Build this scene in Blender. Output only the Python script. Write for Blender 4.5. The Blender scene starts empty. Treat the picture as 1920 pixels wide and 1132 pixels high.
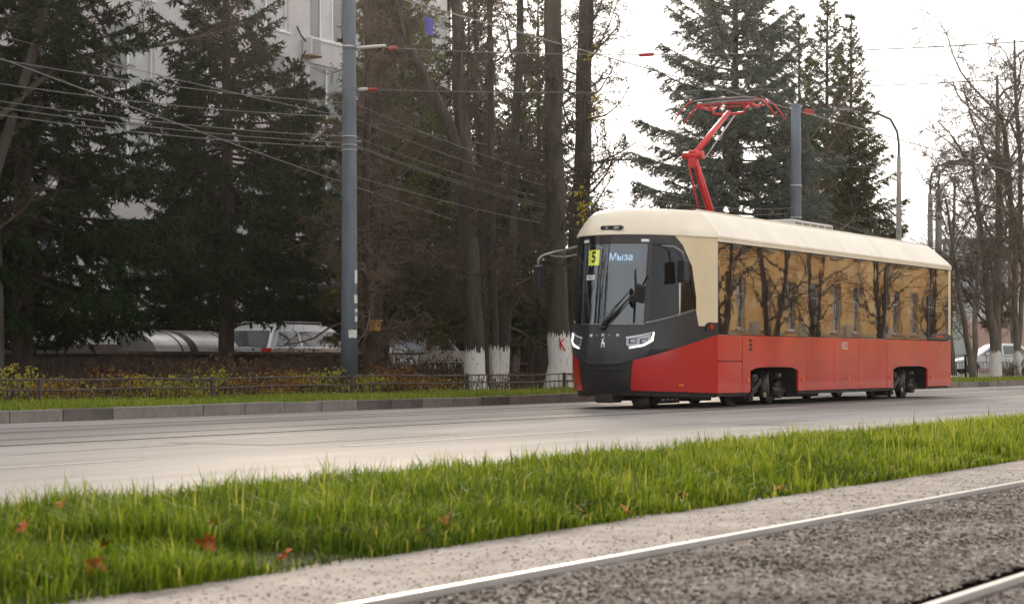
import bpy, bmesh, math, random
import numpy as np
from mathutils import Vector, Matrix

# ------------------------------------------------------------------ camera, sky, sun, exposure
SC = bpy.context.scene
COL = SC.collection
F, TH, CH = 3900.0, math.atan(2195/3900.0), 0.8
cam = bpy.data.cameras.new("camera"); camo = bpy.data.objects.new("camera", cam); COL.objects.link(camo)
cam.sensor_width = 36; cam.lens = F/1920*36; cam.shift_y = 110/1920
camo.location = (0, 0, CH); camo.rotation_euler = (math.pi/2, 0, TH-math.pi/2)
cam.clip_start = .1; cam.clip_end = 4000
cam.dof.use_dof = True; cam.dof.focus_distance = 37; cam.dof.aperture_fstop = 5.6
SC.camera = camo
SUN_EL, SUN_AZ = math.radians(17), math.radians(31.5)          # azimuth from +x towards +y
w = bpy.data.worlds.new("World"); SC.world = w; w.use_nodes = True
nt = w.node_tree; nt.nodes.clear()
out = nt.nodes.new('ShaderNodeOutputWorld'); bg = nt.nodes.new('ShaderNodeBackground'); sky = nt.nodes.new('ShaderNodeTexSky')
sky.sky_type = 'NISHITA'; sky.sun_disc = False; sky.sun_elevation = SUN_EL; sky.sun_rotation = math.pi/2-SUN_AZ
sky.dust_density = 4.0; sky.air_density = 1.0; sky.ozone_density = 1.0
hs = nt.nodes.new('ShaderNodeHueSaturation'); hs.inputs['Saturation'].default_value = .3
mx = nt.nodes.new('ShaderNodeMix'); mx.data_type = 'RGBA'; mx.inputs[0].default_value = .86
mx.inputs[7].default_value = (9.4, 9.0, 8.8, 1)                 # thin white overcast veil
nt.links.new(sky.outputs[0], hs.inputs['Color']); nt.links.new(hs.outputs[0], mx.inputs[6])
nt.links.new(mx.outputs[2], bg.inputs[0]); bg.inputs[1].default_value = .12
nt.links.new(bg.outputs[0], out.inputs[0])
sl = bpy.data.lights.new("sun", 'SUN'); so = bpy.data.objects.new("sun", sl); COL.objects.link(so)
sl.energy = 2.6; sl.angle = math.radians(10); sl.color = (1, .84, .64)
so.rotation_euler = Vector((-math.cos(SUN_EL)*math.cos(SUN_AZ), -math.cos(SUN_EL)*math.sin(SUN_AZ), -math.sin(SUN_EL))).to_track_quat('-Z', 'Y').to_euler()
so.location = (20, 10, 40)
SC.view_settings.view_transform = 'Standard'; SC.view_settings.look = 'None'
SC.view_settings.gamma = 1; SC.view_settings.use_curve_mapping = False; SC.view_settings.exposure = 0.32
SC.render.engine = 'CYCLES'
SC.cycles.use_denoising = True; SC.cycles.max_bounces = 6; SC.cycles.transparent_max_bounces = 8
SC.cycles.caustics_reflective = False; SC.cycles.caustics_refractive = False

HAZE = .00018
R = np.random.default_rng(7); random.seed(7)

# ------------------------------------------------------------------ helpers
def tag(o, label=None, cat=None, group=None, kind=None):
    if label: o['label'] = label
    if cat: o['category'] = cat
    if group: o['group'] = group
    if kind: o['kind'] = kind
    return o

WL = {}
def thing(name, loc, label, cat, group=None, kind=None):
    o = bpy.data.objects.new(name, None); COL.objects.link(o); o.location = loc; o.empty_display_size = .2
    WL[o.name] = Vector(loc)
    return tag(o, label, cat, group, kind)

def link(name, me, parent=None, origin=None):
    o = bpy.data.objects.new(name, me); COL.objects.link(o)
    if parent is not None:
        o.parent = parent; WL[o.name] = WL[parent.name].copy()
    else:
        o.location = origin if origin is not None else (0, 0, 0)
        WL[o.name] = Vector(o.location)
    return o

def np_mesh(name, V, FL, mats, smooth=False, mi=None, attr=None):
    me = bpy.data.meshes.new(name)
    V = np.asarray(V, dtype=np.float32); FL = [np.asarray(f, dtype=np.int32) for f in FL if len(f)]
    me.vertices.add(len(V)); me.vertices.foreach_set('co', V.ravel())
    loops = np.concatenate([f.ravel() for f in FL]); me.loops.add(len(loops)); me.loops.foreach_set('vertex_index', loops)
    starts = []; p = 0
    for f in FL:
        n, k = f.shape; starts.append(p+np.arange(n)*k); p += n*k
    starts = np.concatenate(starts).astype(np.int32)
    me.polygons.add(len(starts)); me.polygons.foreach_set('loop_start', starts)
    for m in (mats if isinstance(mats, (list, tuple)) else [mats]): me.materials.append(m)
    if mi is not None: me.polygons.foreach_set('material_index', np.asarray(mi, dtype=np.int32))
    me.polygons.foreach_set('use_smooth', np.full(len(starts), smooth))
    if attr is not None:
        a = me.attributes.new('tint', 'FLOAT', 'POINT'); a.data.foreach_set('value', np.asarray(attr, dtype=np.float32))
    me.update(calc_edges=True); me.validate()
    return me

class MB:
    """collects shapes in world coordinates, links them as ONE mesh object"""
    def __init__(s): s.bm = bmesh.new()
    def poly(s, pts):
        return s.bm.faces.new([s.bm.verts.new(p) for p in pts])
    def box(s, x0, x1, y0, y1, z0, z1, bev=0):
        b = bmesh.new(); bmesh.ops.create_cube(b, size=1)
        for v in b.verts: v.co = Vector(((x0+x1)/2+v.co.x*(x1-x0), (y0+y1)/2+v.co.y*(y1-y0), (z0+z1)/2+v.co.z*(z1-z0)))
        if bev: bmesh.ops.bevel(b, geom=b.edges[:], offset=bev, segments=2, profile=.6, affect='EDGES')
        s.join(b); return s
    def obox(s, c, ax, ay, az, hx, hy, hz, bev=0):
        b = bmesh.new(); bmesh.ops.create_cube(b, size=2)
        ax, ay, az = Vector(ax).normalized(), Vector(ay).normalized(), Vector(az).normalized()
        for v in b.verts: v.co = Vector(c)+ax*v.co.x*hx+ay*v.co.y*hy+az*v.co.z*hz
        if bev: bmesh.ops.bevel(b, geom=b.edges[:], offset=bev, segments=2, profile=.6, affect='EDGES')
        s.join(b); return s
    def join(s, b):
        me = bpy.data.meshes.new('tmp'); b.to_mesh(me); b.free(); s.bm.from_mesh(me); bpy.data.meshes.remove(me)
    def prism(s, pts, d, bev=0):
        """closed polygon pts extruded by vector d"""
        b = bmesh.new(); f = b.faces.new([b.verts.new(p) for p in pts])
        r = bmesh.ops.extrude_face_region(b, geom=[f])
        for v in [g for g in r['geom'] if isinstance(g, bmesh.types.BMVert)]: v.co += Vector(d)
        bmesh.ops.recalc_face_normals(b, faces=b.faces[:])
        if bev: bmesh.ops.bevel(b, geom=b.edges[:], offset=bev, segments=1, affect='EDGES')
        s.join(b); return s
    def tube(s, pts, r, k=8, caps=True):
        pts = [Vector(p) for p in pts]; n = len(pts)
        rs = r if isinstance(r, (list, tuple)) else [r]*n
        rings = []; up = None
        for i, p in enumerate(pts):
            t = (pts[min(i+1, n-1)]-pts[max(i-1, 0)]).normalized()
            if up is None: up = Vector((0, 0, 1)) if abs(t.z) < .9 else Vector((1, 0, 0))
            a = t.cross(up); a = a.normalized() if a.length > 1e-6 else t.orthogonal().normalized()
            b = t.cross(a).normalized(); up = -b if (-b).dot(up) > 0 else b
            rings.append([s.bm.verts.new(p+(a*math.cos(2*math.pi*j/k)+up*math.sin(2*math.pi*j/k))*rs[i]) for j in range(k)])
        for i in range(n-1):
            for j in range(k):
                f = s.bm.faces.new((rings[i][j], rings[i][(j+1) % k], rings[i+1][(j+1) % k], rings[i+1][j])); f.smooth = True
        if caps:
            s.bm.faces.new(rings[0][::-1]); s.bm.faces.new(rings[-1])
        return s
    def build(s, name, mat, parent=None, origin=None, angle=None, label=None):
        bm = s.bm
        bmesh.ops.recalc_face_normals(bm, faces=bm.faces[:])
        o = WL[parent.name] if parent is not None else (Vector(origin) if origin is not None else None)
        if o is None:
            cs = [v.co for v in bm.verts]
            o = Vector((sum(c.x for c in cs)/len(cs), sum(c.y for c in cs)/len(cs), min(c.z for c in cs)))
        for v in bm.verts: v.co -= o
        if angle:
            for f in bm.faces: f.smooth = True
            for e in bm.edges:
                e.smooth = len(e.link_faces) == 2 and e.calc_face_angle(0) < math.radians(angle)
        me = bpy.data.meshes.new(name); bm.to_mesh(me); bm.free()
        me.materials.append(mat)
        ob = link(name, me, parent, o)
        if label: ob['label'] = label
        return ob

# ---- materials
M = {}
def mat(name, col, rough=.6, metal=0, spec=.5, var=0, scale=6, bump=0, bscale=40, col2=None, coat=0, emit=0, coords='Object', detail=4, ior=1.5, bdist=.02, stretch=None):
    m = bpy.data.materials.new(name); m.use_nodes = True; n = m.node_tree; b = n.nodes['Principled BSDF']
    b.inputs['Base Color'].default_value = (*col, 1); b.inputs['Roughness'].default_value = rough; b.inputs['Metallic'].default_value = metal
    b.inputs['Specular IOR Level'].default_value = spec; b.inputs['IOR'].default_value = ior; b.inputs['Coat Weight'].default_value = coat; b.inputs['Coat Roughness'].default_value = .06
    tc = n.nodes.new('ShaderNodeTexCoord'); src = tc.outputs[coords]
    if stretch:
        mp = n.nodes.new('ShaderNodeMapping'); mp.inputs['Scale'].default_value = stretch; n.links.new(src, mp.inputs[0]); src = mp.outputs[0]
    if var or col2:
        t = n.nodes.new('ShaderNodeTexNoise'); t.inputs['Scale'].default_value = scale; t.inputs['Detail'].default_value = detail
        n.links.new(src, t.inputs[0])
        r = n.nodes.new('ShaderNodeValToRGB'); n.links.new(t.outputs[0], r.inputs[0])
        c2 = col2 or tuple(c*(1+var) for c in col); c1 = col if col2 else tuple(c*(1-var) for c in col)
        r.color_ramp.elements[0].position = .36; r.color_ramp.elements[1].position = .64
        r.color_ramp.elements[0].color = (*c1, 1); r.color_ramp.elements[1].color = (*c2, 1)
        n.links.new(r.outputs[0], b.inputs['Base Color'])
    if bump:
        t2 = n.nodes.new('ShaderNodeTexNoise'); t2.inputs['Scale'].default_value = bscale; t2.inputs['Detail'].default_value = 3; n.links.new(src, t2.inputs[0])
        bp = n.nodes.new('ShaderNodeBump'); bp.inputs['Strength'].default_value = bump; bp.inputs['Distance'].default_value = bdist
        n.links.new(t2.outputs[0], bp.inputs['Height']); n.links.new(bp.outputs[0], b.inputs['Normal'])
    if emit:
        b.inputs['Emission Color'].default_value = (*col, 1); b.inputs['Emission Strength'].default_value = emit
    M[name] = m; return m

def ramp_mat(name, cols, rough=.6, trans=0, spec=.3):
    """colour picked by the 'tint' attribute; leaves let some light through"""
    m = bpy.data.materials.new(name); m.use_nodes = True; n = m.node_tree; b = n.nodes['Principled BSDF']
    a = n.nodes.new('ShaderNodeAttribute'); a.attribute_name = 'tint'
    r = n.nodes.new('ShaderNodeValToRGB'); n.links.new(a.outputs['Fac'], r.inputs[0])
    while len(r.color_ramp.elements) < len(cols): r.color_ramp.elements.new(.5)
    for i, c in enumerate(cols):
        e = r.color_ramp.elements[i]; e.position = i/(len(cols)-1); e.color = (*c, 1)
    n.links.new(r.outputs[0], b.inputs['Base Color']); b.inputs['Roughness'].default_value = rough; b.inputs['Specular IOR Level'].default_value = spec
    if trans:
        tr = n.nodes.new('ShaderNodeBsdfTranslucent'); n.links.new(r.outputs[0], tr.inputs[0])
        ms = n.nodes.new('ShaderNodeMixShader'); ms.inputs[0].default_value = trans
        o = n.nodes['Material Output']; n.links.new(b.outputs[0], ms.inputs[1]); n.links.new(tr.outputs[0], ms.inputs[2]); n.links.new(ms.outputs[0], o.inputs[0])
    M[name] = m; return m

def speckle_mat(name, cols, sc1, sc2, rough, bump, bscale, spec=.5, mixf=.5, stretch=None, lo=.34, hi=.66):
    """asphalt-like: large blotches plus fine aggregate"""
    m = bpy.data.materials.new(name); m.use_nodes = True; n = m.node_tree; b = n.nodes['Principled BSDF']
    tc = n.nodes.new('ShaderNodeTexCoord'); src = tc.outputs['Object']
    if stretch:
        mp = n.nodes.new('ShaderNodeMapping'); mp.inputs['Scale'].default_value = stretch; n.links.new(src, mp.inputs[0])
        srcs = mp.outputs[0]
    else: srcs = src
    t1 = n.nodes.new('ShaderNodeTexNoise'); t1.inputs['Scale'].default_value = sc1; t1.inputs['Detail'].default_value = 6; t1.inputs['Roughness'].default_value = .65; n.links.new(srcs, t1.inputs[0])
    t2 = n.nodes.new('ShaderNodeTexNoise'); t2.inputs['Scale'].default_value = sc2; t2.inputs['Detail'].default_value = 5; t2.inputs['Roughness'].default_value = .8; n.links.new(src, t2.inputs[0])
    mm = n.nodes.new('ShaderNodeMix'); mm.inputs[0].default_value = mixf; n.links.new(t1.outputs[0], mm.inputs[2]); n.links.new(t2.outputs[0], mm.inputs[3])
    r = n.nodes.new('ShaderNodeValToRGB'); n.links.new(mm.outputs[0], r.inputs[0])
    while len(r.color_ramp.elements) < len(cols): r.color_ramp.elements.new(.5)
    for i, c in enumerate(cols):
        e = r.color_ramp.elements[i]; e.position = lo+(hi-lo)*i/(len(cols)-1); e.color = (*c, 1)
    n.links.new(r.outputs[0], b.inputs['Base Color']); b.inputs['Roughness'].default_value = rough; b.inputs['Specular IOR Level'].default_value = spec
    if bump:
        t3 = n.nodes.new('ShaderNodeTexNoise'); t3.inputs['Scale'].default_value = bscale; t3.inputs['Detail'].default_value = 4; n.links.new(src, t3.inputs[0])
        bp = n.nodes.new('ShaderNodeBump'); bp.inputs['Strength'].default_value = bump; bp.inputs['Distance'].default_value = .01
        n.links.new(t3.outputs[0], bp.inputs['Height']); n.links.new(bp.outputs[0], b.inputs['Normal'])
    M[name] = m; return m

def glass_mat(name, tint, refl=.9, rough=.01, f0=.06):
    m = bpy.data.materials.new(name); m.use_nodes = True; n = m.node_tree; n.nodes.remove(n.nodes['Principled BSDF'])
    t = n.nodes.new('ShaderNodeBsdfTransparent'); t.inputs[0].default_value = (*tint, 1)
    g = n.nodes.new('ShaderNodeBsdfGlossy'); g.inputs[0].default_value = (refl*.82, refl*.92, refl, 1); g.inputs['Roughness'].default_value = rough
    fr = n.nodes.new('ShaderNodeFresnel'); fr.inputs[0].default_value = 1.5
    ma = n.nodes.new('ShaderNodeMath'); ma.operation = 'MULTIPLY_ADD'; ma.inputs[1].default_value = 1.6; ma.inputs[2].default_value = f0; ma.use_clamp = True
    n.links.new(fr.outputs[0], ma.inputs[0])
    ge = n.nodes.new('ShaderNodeNewGeometry'); iv = n.nodes.new('ShaderNodeMath'); iv.operation = 'SUBTRACT'; iv.inputs[0].default_value = 1; n.links.new(ge.outputs['Backfacing'], iv.inputs[1])
    mu = n.nodes.new('ShaderNodeMath'); mu.operation = 'MULTIPLY'; n.links.new(ma.outputs[0], mu.inputs[0]); n.links.new(iv.outputs[0], mu.inputs[1])
    ms = n.nodes.new('ShaderNodeMixShader'); n.links.new(mu.outputs[0], ms.inputs[0]); n.links.new(t.outputs[0], ms.inputs[1]); n.links.new(g.outputs[0], ms.inputs[2])
    n.links.new(ms.outputs[0], n.nodes['Material Output'].inputs[0]); M[name] = m; return m

mat('red_paint', (.52, .012, .010), .12, var=.10, scale=1.4, coat=.7, bump=.3, bscale=1.7, bdist=.06, ior=1.5)
mat('cheek_red', (.42, .009, .009), .22, var=.05, scale=2, coat=.3)
mat('cream_paint', (.74, .63, .42), .3, var=.04, scale=2, coat=.25, bump=.03, bscale=1.5, bdist=.04)
mat('roof_cream', (.80, .73, .58), .3, var=.06, scale=1.5, coat=.2, bump=.04, bscale=1.5, bdist=.04)
mat('mask_grey', (.022, .024, .031), .32, var=.1, scale=3)
mat('black_plastic', (.01, .01, .011), .4, var=.2, scale=8)
mat('black_gloss', (.006, .006, .007), .12)
mat('tram_glass', (.018, .014, .010), .015, ior=3.5, spec=.5, bump=.035, bscale=1.1, bdist=.03)
glass_mat('windscreen_glass', (.46, .56, .64), .92, .012, .10)
glass_mat('cab_glass', (.20, .20, .22), .6, .01, .0)
mat('underframe', (.012, .012, .012), .6, var=.3, scale=8)
mat('bogie_metal', (.035, .035, .036), .42, .5, var=.4, scale=9)
mat('steel', (.35, .34, .33), .3, 1, var=.2, scale=8)
mat('panto_red', (.62, .03, .035), .35, var=.05)
mat('grey_metal', (.28, .28, .29), .4, .6, var=.15)
mat('lens_white', (.75, .78, .82), .15)
mat('lamp_on', (1, .97, .9), .3, emit=1.6)
mat('lamp_dim', (.30, .33, .37), .12, .5)
mat('orange_lens', (.8, .18, .015), .25)
mat('tail_red', (.55, .015, .015), .2)
mat('sign_yellow', (.95, .66, .02), .5, emit=2.2)
mat('sign_white', (.9, .9, .95), .5, emit=1.8)
mat('display_blue', (.10, .14, .18), .4)
mat('ink', (.01, .01, .01), .6)
mat('letter_white', (.8, .8, .8), .4)
mat('paper', (.72, .72, .70), .8, var=.1, scale=12)
mat('paper_blue', (.03, .25, .38), .8)
mat('interior', (.04, .037, .035), .7, var=.2)
mat('seat_yellow', (.45, .24, .03), .7)
mat('handrail', (.7, .62, .45), .35)
mat('pole_blue', (.105, .135, .175), .45, var=.16, scale=3, bump=.08, bscale=14, stretch=(1, 1, .25))
mat('pole_band', (.38, .38, .40), .45, .4, var=.2)
mat('insulator_white', (.62, .62, .60), .4)
mat('insulator_red', (.45, .03, .025), .4)
mat('wire', (.16, .16, .16), .45, .3)
mat('wire_dark', (.05, .045, .042), .6)
mat('concrete_pole', (.34, .33, .31), .85, var=.15, scale=7, bump=.2)
mat('fence_iron', (.075, .055, .05), .6, var=.35, scale=9)
mat('fence_dark', (.03, .03, .032), .5, var=.3, scale=9)
mat('kerb_dry', (.20, .18, .162), .85, var=.12, scale=9, bump=.3, bscale=60)
mat('kerb_stained', (.115, .10, .092), .75, col2=(.22, .198, .178), scale=2.2, bump=.3, bscale=60, detail=2)
mat('kerb_damp', (.10, .088, .08), .7, var=.2, scale=6, bump=.3, bscale=60)
speckle_mat('road_asphalt', [(.18, .167, .158), (.25, .235, .223), (.32, .302, .288)], .7, 24, .66, .3, 90, mixf=.3, stretch=(.12, 1, 1), lo=.4, hi=.6)
speckle_mat('road_patch', [(.14, .131, .125), (.19, .178, .17), (.24, .227, .217)], .8, 24, .64, .3, 90, mixf=.35, stretch=(.15, 1, 1), lo=.4, hi=.6)
speckle_mat('track_asphalt', [(.02, .016, .015), (.06, .05, .046), (.14, .122, .112), (.26, .235, .215)], 1.6, 13, .85, 1.0, 26, spec=.15, mixf=.6, lo=.40, hi=.60)
speckle_mat('concrete_strip', [(.10, .084, .076), (.25, .22, .20), (.335, .30, .276), (.40, .365, .338)], 2.5, 24, .85, .7, 40, spec=.2, mixf=.55, lo=.38, hi=.6)
speckle_mat('soil', [(.03, .022, .014), (.06, .05, .025), (.09, .085, .03)], 4, 40, .95, .6, 40)
speckle_mat('lawn', [(.05, .06, .015), (.085, .11, .02), (.12, .15, .03)], 2, 30, .95, .6, 40)
speckle_mat('ground_dirt', [(.035, .028, .02), (.055, .046, .034), (.075, .064, .046)], 1, 12, .95, .4, 30)
mat('asphalt_seam', (.05, .045, .042), .7)
mat('paint_worn', (.27, .255, .24), .64, col2=(.42, .40, .385), scale=6)
mat('rail_head', (.52, .50, .48), .55, 0.5, var=.06, scale=5)
mat('rail_dull', (.13, .12, .11), .75, var=.2, scale=4)
mat('rail_side', (.06, .045, .035), .6, var=.3)
mat('bark_grey', (.034, .029, .022), .9, col2=(.066, .056, .044), scale=7, bump=.9, bscale=22, stretch=(1, 1, .18), bdist=.05)
mat('bark_brown', (.032, .022, .016), .9, col2=(.062, .046, .034), scale=9, bump=.8, bscale=20, stretch=(1, 1, .3), bdist=.04)
mat('spruce_twig', (.022, .017, .012), .9, var=.3, scale=5)
mat('twig', (.055, .038, .028), .85, var=.25, scale=3)
mat('twig_pale', (.15, .115, .088), .85, var=.25, scale=3)  # lighter copy of the twig colour, with distance haze put into it
mat('bark_pale', (.10, .085, .07), .9, col2=(.18, .15, .125), scale=7, bump=.8, bscale=22, stretch=(1, 1, .2), bdist=.04)  # lighter bark for the right-hand trees, haze painted into the colour
mat('twig_warm', (.055, .036, .025), .85, col2=(.17, .12, .088), scale=2.2)
mat('wood_box', (.38, .19, .07), .7, var=.2)
mat('sign_blue', (.04, .06, .5), .5)
ramp_mat('needle_dark', [(.006, .014, .006), (.014, .031, .011), (.030, .056, .018)], .7, .12, .08)
ramp_mat('needle_blue', [(.05, .072, .058), (.12, .155, .13), (.24, .285, .25)], .7, .4, .1)
ramp_mat('needle_olive', [(.035, .05, .016), (.085, .10, .032), (.16, .165, .06)], .7, .4, .1)
ramp_mat('needle_brown', [(.02, .014, .008), (.05, .033, .018), (.10, .062, .03)], .7, .12)
ramp_mat('grass_blade', [(.05, .075, .010), (.13, .205, .010), (.29, .38, .018), (.52, .48, .08)], .55, .5, .15)
ramp_mat('grass_far', [(.10, .16, .015), (.22, .28, .025), (.38, .38, .06)], .5, .5, .3)
ramp_mat('hedge_leaf', [(.20, .08, .025), (.33, .19, .04), (.48, .40, .05), (.28, .33, .05)], .6, .45)
ramp_mat('thicket_leaf', [(.05, .026, .014), (.12, .06, .027), (.20, .115, .045)], .7, .3)
ramp_mat('grain_stone', [(.028, .021, .018), (.105, .084, .070), (.26, .222, .192), (.46, .41, .37)], .8, 0, .2)
ramp_mat('yellow_leaf', [(.55, .42, .02), (.7, .6, .05)], .5, .45)
mat('leaf_orange', (.36, .075, .015), .6, col2=(.5, .16, .03), scale=20)
mat('wall_pale', (.56, .55, .565), .85, var=.05, scale=1.5, bump=.15, bscale=30)
mat('wall_plinth', (.10, .08, .075), .9, var=.2, scale=3)
mat('frame_white', (.78, .78, .80), .4)
mat('window_glass', (.10, .115, .12), .04, ior=1.9, var=.25, scale=.6)
mat('window_pale', (.34, .37, .38), .06, ior=1.9, var=.2, scale=.9)
mat('pink_wall', (.44, .30, .26), .9, var=.08, scale=1)
mat('greygreen_wall', (.36, .40, .38), .5, var=.1, scale=.4)
mat('blue_wall', (.42, .47, .52), .6, var=.08, scale=.5)
mat('yellow_wall', (.62, .48, .22), .9, var=.08, scale=1)
mat('ochre_wall', (.66, .33, .09), .9, col2=(.86, .60, .28), scale=.9, detail=6)
mat('plinth_grey', (.42, .36, .30), .9, var=.15, scale=1)
mat('roof_tin', (.25, .22, .2), .5)
mat('car_silver', (.50, .51, .53), .25, .3, coat=.6)
mat('car_grey', (.40, .38, .36), .3, .2, coat=.5)
mat('car_white', (.70, .75, .82), .2, coat=.6)
mat('car_glass', (.04, .05, .055), .03, ior=1.9)
mat('car_glass_pale', (.45, .50, .56), .1, ior=1.6)  # bright reflection put into the glass colour itself
mat('tyre', (.015, .015, .015), .8)
mat('rim', (.4, .4, .42), .3, .8)
mat('dark_wall', (.028, .022, .02), .85, var=.3, scale=4, bump=.3, bscale=20)
mat('canopy_metal', (.46, .46, .47), .28, .85, var=.12, scale=2)

def brick_mat():
    m = bpy.data.materials.new('brick_wall'); m.use_nodes = True; n = m.node_tree; b = n.nodes['Principled BSDF']
    tc = n.nodes.new('ShaderNodeTexCoord'); mp = n.nodes.new('ShaderNodeMapping'); mp.inputs['Rotation'].default_value = (math.pi/2, 0, 0)
    t = n.nodes.new('ShaderNodeTexBrick'); t.inputs['Color1'].default_value = (.10, .05, .04, 1); t.inputs['Color2'].default_value = (.15, .085, .07, 1); t.inputs['Mortar'].default_value = (.2, .18, .17, 1)
    t.inputs['Scale'].default_value = 1; t.inputs['Brick Width'].default_value = .25; t.inputs['Row Height'].default_value = .075; t.inputs['Mortar Size'].default_value = .008
    n.links.new(tc.outputs['Object'], mp.inputs[0]); n.links.new(mp.outputs[0], t.inputs[0]); n.links.new(t.outputs[0], b.inputs['Base Color']); b.inputs['Roughness'].default_value = .9
    M['brick_wall'] = m
brick_mat()

# ------------------------------------------------------------------ ground, road, tracks
def sheet(name, x0, x1, y0, y1, z, m, label, nx=1, ny=1, amp=0):
    xs, ys = np.linspace(x0, x1, nx+1), np.linspace(y0, y1, ny+1)
    X, Y = np.meshgrid(xs, ys); Z = np.full_like(X, z)
    if amp:
        Z += amp*np.sin((Y-y0)/(y1-y0)*math.pi)+amp*.2*np.sin(X*3.1)*np.sin(Y*4.3+1)
    V = np.stack([X, Y, Z], -1).reshape(-1, 3)
    i = np.arange(nx)[None, :]+np.arange(ny)[:, None]*(nx+1)
    Fq = np.stack([i, i+1, i+nx+2, i+nx+1], -1).reshape(-1, 4)
    o = link(name, np_mesh(name, V, [Fq], M[m]))
    return tag(o, label, 'ground', kind='structure')
sheet('ground', -900, 2500, -900, 2500, -.06, 'ground_dirt', 'bare brown ground under and beyond the whole street')
sheet('road', -60, 420, 7.0, 18.62, 0, 'road_asphalt', 'pale grey asphalt road carrying the tram between grass verge and kerb')
sheet('track_lane', -60, 300, 13.72, 17.08, .0035, 'road_patch', 'slightly darker worn asphalt lane round the road tracks')
for x0, x1, y0, y1 in ((16, 19.5, 11.6, 12.9), (24, 26.2, 9.2, 10.3), (33.5, 40, 12.1, 13.3), (47, 52, 9.6, 10.6)):
    sheet('asphalt_patch', x0, x1, y0, y1, .0032, 'road_patch', {16: 'darker repair patch at the far left of the pale road', 24: 'darker repair patch in the near lane below the blue pole', 33.5: 'long darker repair patch in front of the tram', 47: 'darker repair patch in the near lane below the tram rear'}[x0])
sheet('track_bed', -60, 300, 2.255, 3.688, 0.0, 'track_asphalt', 'dark coarse asphalt between the two foreground rails')
sheet('track_edge', -60, 300, -12, 2.078, 0.0, 'track_asphalt', 'dark coarse asphalt on the near side of the foreground track')
sheet('concrete_strip', -60, 300, 3.741, 4.72, 0.0, 'concrete_strip', 'pale speckled concrete strip between foreground rail and grass verge')
sheet('verge_soil', -60, 300, 4.70, 7.06, .006, 'soil', 'dark soil mound under the foreground grass verge', 300, 8, .05)
sheet('lawn_soil', -60, 420, 18.79, 26.6, .135, 'lawn', 'grassy soil behind the kerb around fence and trees', 60, 4)
sheet('yard', -60, 420, 26.6, 60, .13, 'ground_dirt', 'dark shaded yard behind the trees where cars are parked')
sheet('far_lawn', 66, 200, 22.4, 29.0, .142, 'lawn', 'bright yellow-green lawn beyond the fence at far right')

def rail(name, y, x0, x1, wid, z0, label, mat1='rail_head'):
    t = thing(name, (x0, y, 0), label, 'rail', kind='structure')
    MB().box(x0, x1, y-wid/2, y+wid/2, z0-.05, z0+.012, .004).build('rail_head', M[mat1], t)
    return t
# foreground track: raised bright heads, open groove on the gauge side
for y, g, lab in ((3.72, -1, 'bright polished tram rail running along the concrete strip in the foreground'), (2.10, 1, 'bright tram rail at the lower right corner with a dark groove beside it')):
    t = rail('tram_rail', y, -20, 200, .04 if g < 0 else .04, .012, lab)
    gw = .006 if g < 0 else .065
    yg = y+g*(.026+gw)
    MB().box(-20, 200, yg-gw, yg+gw, -.056, -.012 if g < 0 else -.045).build('flangeway', M['rail_side'], t)
for y, lab in ((14.66, 'flush tram rail in the road under the near wheels of the tram'), (16.16, 'flush tram rail in the road nearest the far kerb')):
    t = rail('tram_rail', y, -20, 300, .06, -.004, lab, 'rail_dull')
    MB().box(-20, 300, y+.04, y+.085, -.05, .0062).build('flangeway', M['asphalt_seam'], t)
m = MB()
for y in (13.7, 17.1):
    m.box(-20, 120, y-.018, y+.018, -.01, .0062)
tag(m.build('asphalt_seam', M['asphalt_seam']), 'thin dark tar seams along both sides of the road tracks', 'seam', kind='structure')
m = MB(); x = 8
while x < 120:
    m.box(x, x+5.2, 10.84, 10.96, -.01, .004); x += 8.2
tag(m.build('lane_marking', M['paint_worn']), 'faint worn dashed lane line along the middle of the road', 'road marking', kind='structure')

cm_ = MB(); rc = random.Random(4)
for x0, y0, n, dx in ((12, 12.4, 14, .35), (20, 9.6, 12, .3), (27.5, 12.9, 16, .4), (38, 10.2, 14, .4), (30, 8.3, 12, .35), (50, 12.0, 18, .5), (60, 9.5, 12, .5), (15, 17.7, 12, .4), (34, 17.9, 10, .4)):
    x, y = x0, y0; pp = []
    for k in range(n):
        pp.append((x, y, .012+.006*rc.random())); x += dx*rc.uniform(.5, 1.4); y += rc.uniform(-.09, .09)
    for (xa, ya, wa), (xb, yb, wb_) in zip(pp, pp[1:]):
        cm_.poly([(xa, ya-wa, .0075), (xb, yb-wb_, .0075), (xb, yb+wb_, .0075), (xa, ya+wa, .0075)])
tag(cm_.build('road_crack', M['asphalt_seam']), 'thin wandering cracks in the pale road surface', 'cracks', kind='stuff')

# kerb of separate stones
kr = thing('kerb', (15, 18.7, 0), 'row of weathered concrete kerb stones between road and lawn', 'kerb', kind='structure')
def stone(mn):
    b = MB(); b.box(0, .985, -.09, .09, -.1, .165, .012)
    bm = b.bm; me = bpy.data.meshes.new('kerb_stone'); bm.to_mesh(me); bm.free(); me.materials.append(M[mn]); return me
stones = [stone('kerb_dry'), stone('kerb_stained'), stone('kerb_damp')]
for i in range(125):
    o = bpy.data.objects.new('kerb_stone', stones[random.choices((0, 1, 2), (.3, .45, .25))[0]]); COL.objects.link(o); o.parent = kr
    o.location = (i*1.0+random.uniform(-.006, .006), random.uniform(-.012, .012), random.uniform(-.012, .008)); o.rotation_euler = (random.uniform(-.02, .02), random.uniform(-.006, .006), random.uniform(-.008, .008))

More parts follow.
